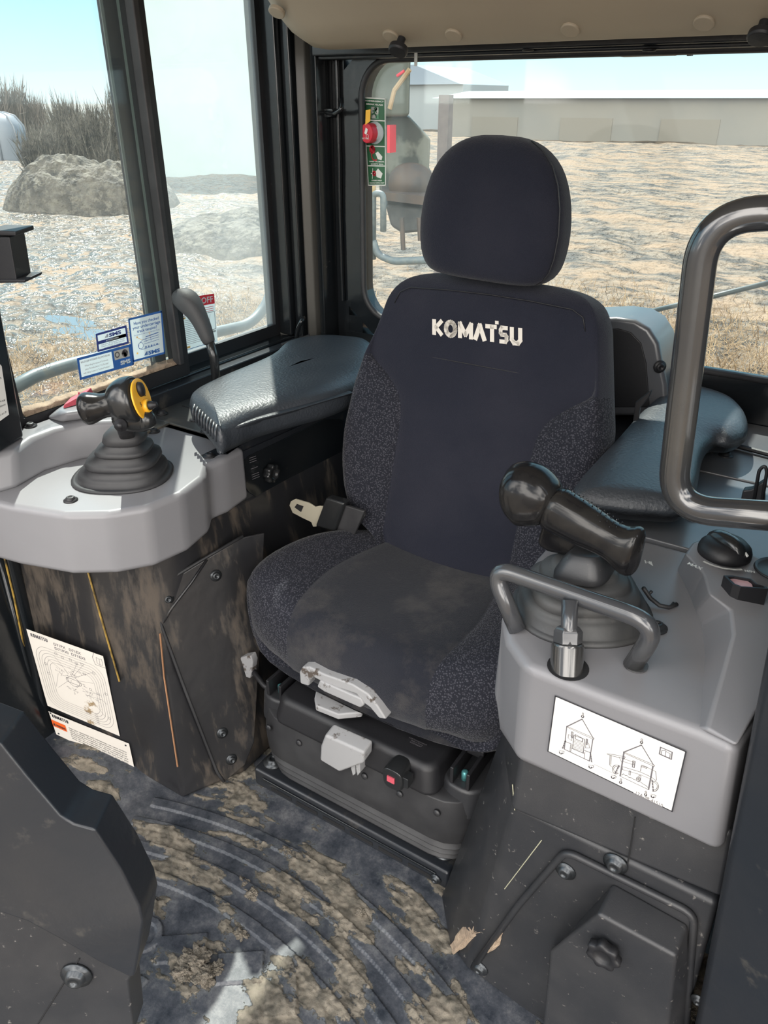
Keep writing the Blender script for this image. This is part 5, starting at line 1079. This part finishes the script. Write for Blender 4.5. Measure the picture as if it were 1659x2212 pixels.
mesh('lobed_knob', *lob(onc(1312, 2042, .060), cN, .024, .10, .024, 7), M_black, cvr, smooth=True)
for (px, py, l) in ((1222, 1880, .006), (1037, 2090, .006)): bolt('cover_bolt', onc(px, py, l), cN, cvr, .009, M_bolt)
bolt('bolt', onc(1330, 1864, .001), cN, rb, .010, M_bolt)
mesh('seam_line', *tube([PN(a, b, fq[2]+cN*.0005, cN) for a, b in ((1372, 1765), (1362, 1830), (1353, 1880))], .0012, 6), M_void, rb)
M_scratch = mat('pale scratch', (.35, .34, .24), .6)
mesh('scratch', *join(tube([onc(1170, 1815, .0003), onc(1090, 1920, .0003)], .0009, 5), tube([onc(1112, 1750, .0003), onc(1107, 1695, .0003)], .0009, 5)), M_scratch, rb)
# dried mud smears on the foot
fN2 = (ft[1]-fq[1]).cross(fq[2]-fq[1]).normalized(); fN2 = fN2 if fN2.y < 0 else -fN2
def smear(pts, plane_p, nrm, label, seed):
    out = []
    pts = [V(p) for p in pts]; n = len(pts); c = sum(pts, V((0, 0, 0)))/n
    for i in range(n):
        for k in range(4):
            p = pts[i].lerp(pts[(i+1) % n], k/4); r = 1+0.16*noise.noise(V((i*2.1+k*1.3, seed, 0))); out.append(c+(p-c)*r)
    m_ = len(out); vs = out+[c+(p-c)*.8+nrm*.003*(1+noise.noise(p*60)) for p in out]+[c+(p-c)*.4+nrm*.004*(1+noise.noise(p*90)) for p in out]+[c+nrm*.005]
    fs = []
    for a in (0, m_): fs += [(a+i, a+(i+1) % m_, a+m_+(i+1) % m_, a+m_+i) for i in range(m_)]
    fs += [(2*m_+i, 2*m_+(i+1) % m_, 3*m_) for i in range(m_)]
    return tag(mesh('dried_mud', vs, fs, M_tan, smooth=True), label, 'dried mud')
def onq(px, py, l=.001): return PN(px, py, fq[1]+fN2*l, fN2)
smear([onq(a, b, .005) for a, b in ((972, 2042), (1000, 2000), (1030, 1990), (1036, 1978), (1060, 1982), (1066, 1995), (1050, 2012), (1020, 2030), (1002, 2048), (978, 2062))], None, fN2, 'pale tan mud smear on the lower corner of the right pedestal', 1)
smear([onc(a, b, .0075) for a, b in ((1054, 2050), (1075, 2025), (1086, 2015), (1080, 2040), (1068, 2052), (1050, 2060))], None, cN, 'small spiky tan mud mark beside the pale smear on the pedestal access cover', 2)

# ------------------------------------------------------------ grab rail at the right
gr_ = thing('grab_rail', 'thick dark enamelled grab rail loop at the right edge', 'grab rail', P(1660, 1120, y=.9))
GY = .90
mesh('rail', *tube([P(1780, 455, y=GY+.02), P(1524, 466, y=GY), P(1448, 1098, y=GY), P(1900, 1132, y=GY-.01)], .0178, 24, rad=[.075, .055], k=14), M_tube, gr_, smooth=True)

# ------------------------------------------------------------ dashboard column in the left foreground
dc = thing('dashboard_column', 'dark dashboard column side in the lower left foreground', 'dashboard', (-.85, .36, 0))
FY = .40
o1 = [(-120, 1560), (0, 1605), (60, 1680), (130, 1762), (160, 1780), (205, 1792), (262, 1878), (302, 1957), (310, 1990), (300, 2060), (291, 2108), (283, 2113), (215, 2080), (130, 2030), (60, 1992), (-120, 1930)]
dN = V((.45, -.75, .10)).normalized(); dp = P(300, 1960, y=FY)
def ond(px, py, l=0): return PN(px, py, dp+dN*l, dN)
mesh('upper_shroud', *prism([ond(a, b) for a, b in o1], -dN*.07), M_paint, dc, bevel=.010)
mesh('lower_panel', *prism([ond(a, b, -.015) for a, b in ((-120, 1900), (60, 1970), (290, 2095), (278, 2120), (290, 2230), (-120, 2300))], -dN*.05), M_charcoal, dc, bevel=.004)
mesh('side_ear', *prism([ond(a, b, -.05) for a, b in ((195, 1790), (225, 1795), (250, 1830), (290, 1920), (250, 1930), (190, 1850))], -dN*.03), M_paint, dc, bevel=.008)
mesh('red_tab', *prism([ond(a, b, -.085) for a, b in ((205, 1796), (232, 1808), (240, 1822), (228, 1826), (208, 1808))], -dN*.012), M_red, dc, bevel=.002)['label'] = 'small bright red tab'
bolt('bolt', ond(166, 2105, -.014), dN, dc, .013, M_bolt)
mesh('seam_line', *tube([ond(172, 2070, -.0145), ond(80, 2215, -.0145)], .0012, 6), M_void, dc)

# ------------------------------------------------------------ coat hook and little corner details
hk = thing('coat_hook', 'small bright steel hook on the dark post left of the rear window', 'hook', P(722, 245, y=RY-.01))
mesh('hook', *tube([P(738, 213, y=RY-.035), P(738, 236, y=RY-.05), P(722, 246, y=RY-.05), P(704, 243, y=RY-.03), P(702, 243, y=RY-.01)], .006, 10, rad=.01), M_paintg, hk, smooth=True)
mesh('hook_plate', *prism([P(a, b, y=RY-.035) for a, b in ((698, 233), (718, 235), (718, 252), (698, 256))], (0, .03, 0)), M_paintg, hk, bevel=.003)
ch = thing('corner_hose', 'black hose clip in the corner below the side window rear edge', 'clip', P(650, 700, y=1.8))
mesh('hose', *tube([P(640, 742, y=1.80), P(642, 712, y=1.80), P(652, 693, y=1.80), P(655, 686, y=1.82)], .007, 10, rad=.02), M_paintg, ch, smooth=True)
mesh('bracket', *tube([P(607, 752, y=1.76), P(608, 745, y=1.76), P(670, 725, y=1.82)], .005, 8), M_black, ch)

# ================================================================== STICKERS ON THE GLASS
SX = WX-0.0135
def sw(px, py): return P(px, py, x=SX)
def sticker(label, tl, tr, br, bl, bm=M_clearst, cat='sticker', grp=None, pf=sw, n=(1, 0, 0)):
    q = Quad(pf(*tl), pf(*tr), pf(*br), pf(*bl), n); t = thing('window_sticker', label, cat, q.at(.5, .5, 0), grp)
    o = flat('film', q.rect(0, 0, 1, 1), bm, t); return t, q, o
def border(q, w, m, par, name='border'):
    return flat(name, q.line([(0, 0), (0, 1), (1, 1), (1, 0)], w, closed=True), m, par)
def sms(q, u, v, w, h, m, par):
    return flat('logo', join(q.poly([(u-w*.38, v), (u-w*.12, v+h), (u-w*.05, v+h), (u-w*.05, v)]), q.text('SMS', u, v, h*1.3, .05, width=w)), m, par)
t, q, o = sticker('small blue and white attention sticker with three letter logo, left of the tall sticker', (208, 723), (271, 705), (276, 740), (212, 758))
border(q, .005, M_navyink, o); flat('band', q.rect(0, .38, 1, .58), M_navyink, o); sms(q, .40, .66, .42, .22, M_navyink, o)
flat('lettering', q.text('ATTENTION', .28, .43, .15, .02, width=.42, l=.0014), M_clearst, o)
flat('small_text', join(q.text('Operation & Maintenance Manual', .1, .27, .12, 0, width=.8), q.text('located in the cab. Please read prior', .1, .16, .12, 0, width=.8), q.text('to operating the machine.', .2, .05, .12, 0, width=.6)), M_navyink, o)
t, q, o = sticker('tall white sticker asking about track tension, against the window post', (278, 690), (348, 673), (355, 762), (288, 780))
border(q, .005, M_blue, o)
flat('lettering', join(q.text('Have you checked', .12, .84, .10, .02, width=.78), q.text('your undercarriage', .08, .74, .10, .02, width=.86), q.text('track tension?', .20, .64, .10, .02, width=.62), q.text('For instructions, refer to your Operations Manual.', .1, .58, .045, 0, width=.8)), M_blue, o)
flat('drawing', join(q.line([(.2, .30), (.22, .38), (.35, .45), (.85, .47)], .0012), q.line([(.22, .27), (.30, .22), (.85, .25)], .0012), q.arc(.27, .32, .008, 0, 360, .0012), q.line([(.38, .40), (.85, .42)], .001), q.line([(.38, .34), (.85, .36)], .001), *[q.rect(.40+.09*i, .24, .45+.09*i, .28) for i in range(5)], q.line([(.45, .50), (.85, .53)], .002), q.line([(.45, .47), (.45, .38)], .001), q.line([(.6, .47), (.6, .38)], .001)), M_blue, o)
flat('callout', join(q.rect(.16, .52, .21, .56), q.rect(.12, .14, .17, .18), q.rect(.55, .56, .60, .60), q.line([(.2, .52), (.33, .45)], .001), q.line([(.58, .56), (.58, .47)], .001)), M_yellow, o)
sms(q, .48, .06, .38, .09, M_blue, o)
t, q, o = sticker('wide blue bordered extended idle procedure sticker, lowest on the front side pane', (168, 776), (281, 746), (287, 786), (174, 818))
border(q, .006, M_blue, o); flat('band', q.rect(.62, 0, 1, 1, .0007), M_blue, o); flat('photo', q.rect(.66, .45, .96, .93, .001), mat('sticker photo grey', (.42, .43, .40), .5), o)
flat('dial_picture', join(q.arc(.72, .70, .006, 0, 360, .003, l=.0012), q.arc(.87, .68, .004, 0, 360, .010, l=.0012)), M_inkg, o); sms(q, .76, .12, .20, .22, M_clearst, o)
flat('lettering', join(q.text('BULLDOZER EXTENDED IDLE PROCEDURE', .04, .76, .12, .015, width=.54), q.text('When idling for excess of 5 minutes,', .1, .54, .12, 0, width=.44), q.text('place Throttle Dial at "1/3 Throttle"', .1, .36, .12, 0, width=.44), q.text('with Safety Levers in "Locked Position."', .06, .18, .12, 0, width=.5)), M_inkg, o)
# glass maker's marks
q = Quad(sw(68, 775), sw(104, 766), sw(110, 797), (sw(76, 806)), (1, 0, 0)); gm = thing('glass_mark', 'small grey certification marks printed on the glass above the sill corner', 'print', q.at(.5, .5, 0))
flat('print', join(q.arc(.2, .8, .007, 0, 360, .001), q.arc(.75, .85, .008, 0, 360, .001), q.arc(.85, .3, .006, 0, 360, .001), q.text('ZJL', .1, .74, .18, 0, width=.22), q.text('CCC', .62, .78, .18, 0, width=.26), q.text('HIGH SAFETY', .0, .45, .14, 0, width=.7), q.text('TEMPERED', .0, .28, .14, 0, width=.6), q.text('AS 43R-000', .1, .08, .14, 0, width=.6)), M_inkg, gm)
SX2 = WX-0.054
def sw2(px, py): return P(px, py, x=SX2)
t, q, o = sticker('tall white shut-off notice with a red heading behind the tall black lever', (384, 646), (462, 634), (470, 738), (394, 762), pf=sw2)
flat('heading', q.rect(0, .80, 1, 1, .0007), M_redink, o); flat('heading_text', q.text('SHUT-OFF', .07, .84, .17, .02, width=.88, l=.0014), M_clearst, o)
flat('red_lines', join(q.line([(.05, .75), (.95, .75)], .0015), q.line([(.05, .71), (.95, .71)], .0015), q.line([(.05, .67), (.95, .67)], .0015)), M_redink, o)
flat('lettering', join(*[q.line([(.05, .58-.035*i), (.55+.03*(i % 3), .58-.035*i)], .001) for i in range(14)], q.line([(.66, .64), (.66, .28), (.97, .28), (.97, .64), (.66, .64)], .0015), q.line([(.72, .6), (.75, .4), (.72, .32)], .001), q.line([(.84, .6), (.80, .45), (.86, .32)], .001), q.rect(.66, .22, .97, .26)), M_inkg, o)
flat('highlight', join(q.rect(.04, .61, .16, .645), q.rect(.04, .05, .22, .09)), M_yellow, o); flat('rule', q.line([(.05, .03), (.95, .03)], .0015), M_blue, o)
# emergency strip and hammer knob on the rear window
def rw(px, py): return P(px, py, y=RY+.028)
es = thing('emergency_sticker', 'tall green emergency break glass sticker on the rear window edge', 'sticker', rw(812, 300))
q = Quad(rw(786, 211), rw(832, 214), rw(833, 400), rw(796, 400), (0, -1, 0))
o = flat('film', q.rect(0, 0, 1, 1), M_greenst, es); flat('border', join(q.line([(0, 0), (0, 1), (1, 1), (1, 0)], .003, True), *[q.line([(0, v_), (1, v_)], .0025) for v_ in (.755, .46, .23)]), M_white, o)
flat('lettering', join(q.text('IN EMERGENCY', .05, .962, .022, .04, width=.9), q.text('BREAK GLASS', .1, .925, .022, .04, width=.8), q.text('TWIST TO BREAK', .1, .275, .018, .04, width=.85), q.text('SAFETY SEAL', .2, .245, .018, .04, width=.7), q.text('STRIKE RED', .2, .05, .018, .04, width=.6), q.text('KNOB WITH FIST', .08, .02, .018, .04, width=.85)), M_white, o)
flat('exit_picture', q.rect(.33, .775, .68, .905), M_white, o)
flat('running_figure', join(q.arc(.56, .885, .003, 0, 360, .004, l=.0016), q.line([(.54, .87), (.48, .835), (.56, .815), (.58, .79)], .0045, l=.0016), q.line([(.48, .835), (.38, .82)], .004, l=.0016), q.line([(.42, .86), (.54, .865), (.60, .845)], .003, l=.0016)), M_greenst, o)
flat('twist_picture', join(q.arc(.32, .42, .006, 0, 360, .009, l=.0016), q.arc(.45, .35, .012, 90, 300, .003, l=.0016)), M_redink, o); flat('hand_picture', join(q.poly([(.48, .38), (.62, .40), (.85, .34), (.80, .30), (.60, .31)], .0014), q.poly([(.45, .16), (.6, .20), (.85, .14), (.75, .08), (.5, .10)], .0014), q.line([(.3, .2), (.25, .08)], .002), q.line([(.2, .14), (.4, .14)], .002)), M_white, o)
flat('strike_picture', q.arc(.38, .14, .004, 0, 360, .006, l=.0016), M_redink, o)
kk = thing('breaker_knob', 'round red glass breaker knob on the green emergency sticker', 'knob', rw(806, 285))
kp = rw(811, 287); kx = V((-.25, -1, .0)).normalized()
mesh('knob_base', *lathe([(.029, 0), (.028, .006), (.022, .008), (.022, .02)], kp, (0, -1, 0), 28), M_clearst, kk, smooth=True)
rk_ = mesh('knob_cap', *lathe([(.025, .012), (.0255, .03), (.024, .034), (.001, .035)], kp, kx, 32), M_red, kk, smooth=True, bevel=.001)
u_, w_, _ = frame(kx); c = kp+kx*.0355
q = Quad(c-u_*.02+w_*.02, c+u_*.02+w_*.02, c+u_*.02-w_*.02, c-u_*.02-w_*.02, kx)
if (q.c[1]-q.c[0]).x < 0: q = Quad(c+u_*.02+w_*.02, c-u_*.02+w_*.02, c-u_*.02-w_*.02, c+u_*.02-w_*.02, kx)
flat('print', join(q.poly([(.35, .5), (.5, .85), (.72, .75), (.62, .5), (.5, .42)]), q.arc(.65, .3, .005, 0, 360, .0015), q.text('SAFE-T-PUNCH', .12, .12, .16, 0, width=.7)), M_white, rk_)
mesh('yellow_tag', *prism([P(a, b, y=RY-.02) for a, b in ((790, 238), (800, 236), (799, 262), (789, 270))], (0, .002, 0)), M_yellow, kk)['label'] = 'yellow seal tag'

# ================================================================== OUTSIDE THE CAB
M_pipe = mat('weathered grey blue pipe', (0.09, 0.115, 0.125), 0.4, col2=(0.15, 0.17, 0.17), nscale=20, dust=(.2, .16, .1), dscale=10, dlo=.6, dhi=.75)
OX = WX-.24
def ow(px, py): return P(px, py, x=OX)
hp = thing('outside_handrail', 'weathered grey pipe handrail bending around outside the side windows', 'handrail', ow(330, 740))
mesh('pipe', *tube([ow(-30, 870), ow(75, 812), ow(140, 790), ow(545, 700), ow(588, 640), ow(583, 300)], .0175, 16, rad=[.02, .06, .10, .08], k=8), M_pipe, hp, smooth=True)
wa = thing('wiper_arm', 'thin dark diagonal rod outside the rear window', 'rod', P(1500, 650, y=RY+.2))
mesh('rod', *tube([P(1330, 690, y=RY+.18), P(1480, 655, y=RY+.18), P(1720, 596, y=RY+.18)], .0065, 10), M_pipe, wa, smooth=True)
wl_ = thing('work_lamp', 'clear work lamp housing seen above the rear window outside', 'lamp', P(1395, 118, y=RY+.4))
mesh('housing', *box(tuple(P(1330, 122, y=RY+.40)), tuple(P(1470, 90, y=RY+.46)+V((0, 0, .03)))), M_lgrey, wl_, bevel=.006)
mesh('bracket', *box(tuple(P(1380, 90, y=RY+TH)+V((0, 0, .0))), tuple(P(1400, 90, y=RY+.44)+V((.02, 0, .05)))), M_bolt, wl_)
for px in (1308, 1490): mesh('mount', *lathe([(.008, 0), (.008, .03)], P(px, 121, y=RY+.42), (0, 0, 1), 12), M_bolt, wl_)
M_amber = mat('amber lens', (.9, .32, .02), .3)
al2 = thing('marker_lamp', 'orange marker lamp outside the rear side pane near its back edge', 'lamp', ow(569, 410))
mesh('lens', *lathe([(.012, -.018), (.016, -.014), (.016, .014), (.010, .020)], P(569, 412, x=OX+.0), (0, 0, 1), 18), M_amber, al2, smooth=True)
mesh('bracket', *box(tuple(P(569, 412, x=OX)+V((-.01, .012, -.05))), tuple(P(569, 412, x=OX)+V((.01, .03, .05)))), M_pipe, al2)
# distant things
M_tank = mat('pale grey moulded tank', (0.19, 0.21, 0.24), 0.4, col2=(.15, .17, .2), nscale=1)
def gp(px, py): return P(px, py, z=GZ)
tk = thing('water_tank', 'pale grey ribbed dome tank standing at the far left of the field', 'tank', gp(20, 352))
c = gp(18, 352); sc_ = (gp(68, 352)-gp(18, 352)).length; H_ = P(18, 243, y=c.y).z-GZ
mesh('tank_body', *lathe([(sc_, -.2), (sc_*1.0, H_*.1), (sc_*.97, H_*.5), (sc_*.88, H_*.74), (sc_*.62, H_*.93), (sc_*.3, H_*.99), (.01, H_)], c, (0, 0, 1), 40), M_tank, tk, smooth=True)
for k in range(8):
    a = 2*math.pi*k/8; d = V((math.cos(a), math.sin(a), 0)); mesh('tank_rib', *tube([c+d*(r*sc_+.02)+V((0, 0, h*H_)) for r, h in ((1.0, .0), (.97, .5), (.88, .74), (.62, .93), (.2, 1.0))], .06, 8), M_tank, tk, smooth=True)
M_brush = mat('dry grey brush', (0.16, 0.13, 0.11), 0.9, col2=(0.07, 0.06, 0.05), nscale=2)
def brush(name, cx, cy, rx, h, n, label, cat='bush', m=M_brush, gnd=None):
    v, f = [], []; g = gh(cx, cy)
    for _ in range(n):
        a = random.uniform(0, 2*math.pi); q_ = random.random()**.5*rx*.5; b = V((cx+q_*math.cos(a), cy+q_*math.sin(a), g)); hh = h*random.uniform(.35, 1.0)
        t = b+V((random.gauss(0, rx*.3), random.gauss(0, rx*.3), hh)); w = random.uniform(.01, .03)*h
        for (p0, p1, w0) in ((b, t, w),)+tuple((b.lerp(t, random.uniform(.3, .9)), b.lerp(t, random.uniform(.5, 1))+V((random.gauss(0, rx*.18), random.gauss(0, rx*.18), random.uniform(0, h*.25))), w*.6) for _ in range(4)):
            s_ = V((w0, 0, 0)); s2 = V((0, w0, 0)); k = len(v); v += [p0-s_, p0+s_, p0+s2, p1]; f += [(k, k+1, k+3), (k+1, k+2, k+3), (k+2, k, k+3)]
    return tag(mesh(name, v, f, m), label, cat)
for i, (px, lab) in enumerate(((8, 'leafless dark bush on the horizon above the tank at the left edge'), (45, 'tall leafless bush on the horizon just right of the tank top'), (85, 'low leafless bush right of the tall one on the horizon'))):
    d = P(px, 215+6, z=1.5-1.5*(1)); pz = gp(px, 290); dirv = (pz-V((0, 0, GZ))).normalized(); c = V((0, 0, 0))+dirv*(56+9*i)
    brush('bush', c.x, c.y, 1.5, (3.9, 4.0, 3.2)[i]*1.0, 150, lab)
# heaps of rubble and brush
def mound(name, px0, px1, pyb, pyt, label, seed, m):
    a = gp(px0, pyb); b = gp(px1, pyb); c = (a+b)/2; L = (b-a).length/2; ux = (b-a).normalized(); uy = V((-ux.y, ux.x, 0)); H = P((px0+px1)/2, pyt, y=c.y).z-GZ if c.y > 1 else 1.5
    n1, n2 = 70, 40; vs, fs = [], []
    for j in range(n2):
        for i in range(n1):
            u = -1+2*i/(n1-1); v = -1+2*j/(n2-1); r = math.sqrt(u*u+v*v); e_ = max(0.0, 1-r**2.4)
            h = H*e_**.6*(0.92+.35*noise.noise(V((u*2.2, v*2.2, seed))))+.10*H*e_**.6*(noise.fractal(V((u*6, v*6, seed+3)), .8, 2.1, 5))
            p = c+ux*u*L*1.05+uy*v*L*.6; vs.append((p.x, p.y, gh(p.x, p.y)-.1+max(h, 0)))
    for j in range(n2-1):
        for i in range(n1-1): k = j*n1+i; fs.append((k, k+1, k+n1+1, k+n1))
    return tag(mesh(name, vs, fs, m), label, 'mound')
M_heap = mat('mottled pale rubble', (0.105, 0.092, 0.075), 0.9, col2=(0.04, 0.036, 0.031), nscale=1.6, namount=(.42, .6), ndetail=15, dust=(.14, .125, .10), dscale=5, dlo=.48, dhi=.58, bump=1, bscale=6, bdist=.15)
mound('rubble_mound', 20, 380, 450, 330, 'big mottled grey rubble mound seen through the front side pane', 1.0, M_heap)
mound('rubble_mound', 330, 800, 530, 455, 'mottled rubble mound seen low through the hazy rear side pane', 7.0, M_heap)
k_ = 0
for px, py, hh, rx in ((105, 420, 2.2, .8), (165, 385, 2.9, .9), (225, 410, 2.7, .8), (285, 380, 3.2, .8)):
    c = gp(px, py); brush('brush_pile', c.x, c.y, rx, hh, 650, ('thorny grey brush on the left end of the rubble mound', 'wide grey brush on the middle left of the rubble mound', 'dense grey brush on the middle right of the rubble mound', 'tallest grey brush on the rubble mound, beside the window post')[k_], 'bush', M_heap); k_ += 1
c = gp(455, 385); M_trail = mat('pale building skin', (0.42, 0.50, 0.50), 0.6, col2=(.38, .46, .46), nscale=.6)
dd = V((c.x, c.y, 0)).normalized(); sd_ = V((-dd.y, dd.x, 0)); hw = 2.25
blk = thing('pale_building', 'tall pale blue white windowless building seen through the hazy rear side pane', 'building', c)
p4 = [c+sd_*hw-V((0, 0, .5)), c-sd_*hw-V((0, 0, .5)), c-sd_*hw+dd*6-V((0, 0, .5)), c+sd_*hw+dd*6-V((0, 0, .5))]
mesh('wall', *prism(p4, (0, 0, 9.5)), M_trail, blk)
mesh('roof', *prism([p+V((0, 0, 9.5)) for p in p4], (0, 0, .15)), M_lgrey, blk)
# shed far behind, post and parked machine beyond the rear window
M_shed = mat('pale grey beige sheeting', (0.22, 0.205, 0.18), 0.6, col2=(.19, .185, .17), nscale=.3)
ysd = 62.0
s0 = P(948, 290, y=ysd); s1 = P(1900, 290, y=ysd); top_ = P(1200, 212, y=ysd).z
sh = thing('shed', 'long low pale shed across the far side of the field behind the machine', 'building', ((s0.x+s1.x)/2, ysd, GZ))
mesh('wall', *box((s0.x, ysd, GZ-1), (s1.x, ysd+12, top_)), M_shed, sh)
mesh('roof', *prism([(s0.x-.5, ysd-.5, top_), (s0.x-.5, ysd+12.5, top_), (s0.x-.5, ysd+6, top_+.55)], (s1.x-s0.x+1, 0, 0)), mat('pale roof sheeting', (.24, .27, .27), .4), sh)
for k in range(7):
    x = s0.x+3+k*7.5; mesh('bay_door', *box((x, ysd-.06, GZ), (x+4, ysd, top_-1.3)), mat('beige bay door', (.20, .18, .15), .6) if k == 0 else MATS['beige bay door'], sh)
tn = thing('white_shed', 'white gabled shed far off at the upper left of the rear window', 'building', P(940, 200, y=70))
g0 = P(880, 200, y=72); g1 = P(1000, 200, y=72); zr = P(905, 140, y=72).z; ze = P(1000, 182, y=72).z
mesh('wall', *box((g0.x-6, 72, GZ-1), (g1.x, 82, ze)), mat('white sheeting', (.28, .3, .31), .5), tn)
mesh('roof', *prism([(g1.x, 71.5, ze), (g1.x-5.0, 71.5, zr), (g0.x-10, 71.5, zr), (g0.x-12, 71.5, ze)], (0, 11, 0)), mat('pale blue roof', (.22, .26, .31), .4), tn)
fpst = thing('timber_post', 'dark square timber post standing behind the left of the headrest', 'post', gp(958, 420))
yy = 9.5; a = P(948, 205, y=yy); b = P(970, 205, y=yy)
mesh('post_shaft', *box((a.x, yy, gh(a.x, yy)-.2), (b.x, yy+.12, a.z)), mat('weathered dark timber', (.12, .10, .10), .8, col2=(.18, .15, .14), nscale=6), fpst)
# parked machine
pm = thing('parked_machine', 'grey green parked machine seen at the left end of the rear window', 'machine', gp(850, 480))
M_green = mat('dull grey green paint', (.05, .056, .042), .55, col2=(.08, .082, .065), nscale=3); M_rust = mat('rusty brown steel', (.08, .052, .038), .6, col2=(.04, .037, .037), nscale=5)
ym = 6.0
def pmv(px, py, dy=0): return P(px, py, y=ym+dy)
mesh('cab_roof', *prism([pmv(a, b) for a, b in ((790, 140), (800, 105), (888, 100), (886, 168), (884, 252), (796, 252))], (-.62, 1.0, 0)), M_green, pm, bevel=.03)
mesh('side_plate', *prism([pmv(a, b, .2) for a, b in ((830, 252), (884, 252), (930, 300), (925, 410), (820, 415), (812, 300))], (-.62, 1.0, 0)), mat('mottled machine side', (.12, .125, .105), .6, col2=(.035, .04, .034), nscale=5, namount=(.45, .55)), pm, bevel=.02)
mesh('strut', *tube([pmv(885, 150), pmv(852, 195), pmv(842, 235)], .02, 8), M_straw, pm)
mesh('red_stripe', *tube([pmv(858, 164), pmv(874, 153)], .012, 8), M_red, pm)
mesh('red_bar', *box(tuple(pmv(836, 330)), tuple(pmv(842, 270)+V((0, .1, 0)))), M_red, pm)
mesh('frame_loop', *tube([pmv(806, 560, -.6), pmv(806, 418, -.6), pmv(828, 418, -.6), pmv(828, 500, -.6)], .025, 8, rad=.04), M_pipe, pm, smooth=True)
mesh('frame_loop', *tube([pmv(806, 520, -.6), pmv(815, 550, -.6), pmv(850, 565, -.6), pmv(960, 560, -.6)], .03, 8, rad=.06), M_pipe, pm, smooth=True)
mesh('fuel_drum', *body([(pmv(900, 400), .02, .02), (pmv(890, 400)+V((-.012, .02, 0)), .2, .16), (pmv(890, 400)+V((-.5, .8, 0)), .2, .16)], n=28), M_rust, pm, smooth=True)
mesh('deck_beam', *prism([pmv(a, b, -.2) for a, b in ((826, 415), (930, 425), (930, 445), (826, 432))], (-.33, .5, 0)), M_rust, pm)
mesh('counterweight', *prism([pmv(a, b, -.1) for a, b in ((832, 440), (925, 450), (925, 500), (870, 505), (845, 490))], (-.42, .66, 0)), M_rubberg, pm, bevel=.03)
for (a, b, c_, d) in ((868, 470, 871, 540), (905, 470, 908, 520)): mesh('hanger', *tube([pmv(a, b, -.3), pmv(c_, d, -.3)], .02, 6), M_rust, pm)
mesh('spare_tyre', *tube([P(792+7*math.cos(R(t*15)), 400+45*math.sin(R(t*15)), y=ym-.3) for t in range(25)], .05, 8), mat('tan hose', (.42, .30, .16), .7), pm, smooth=True)
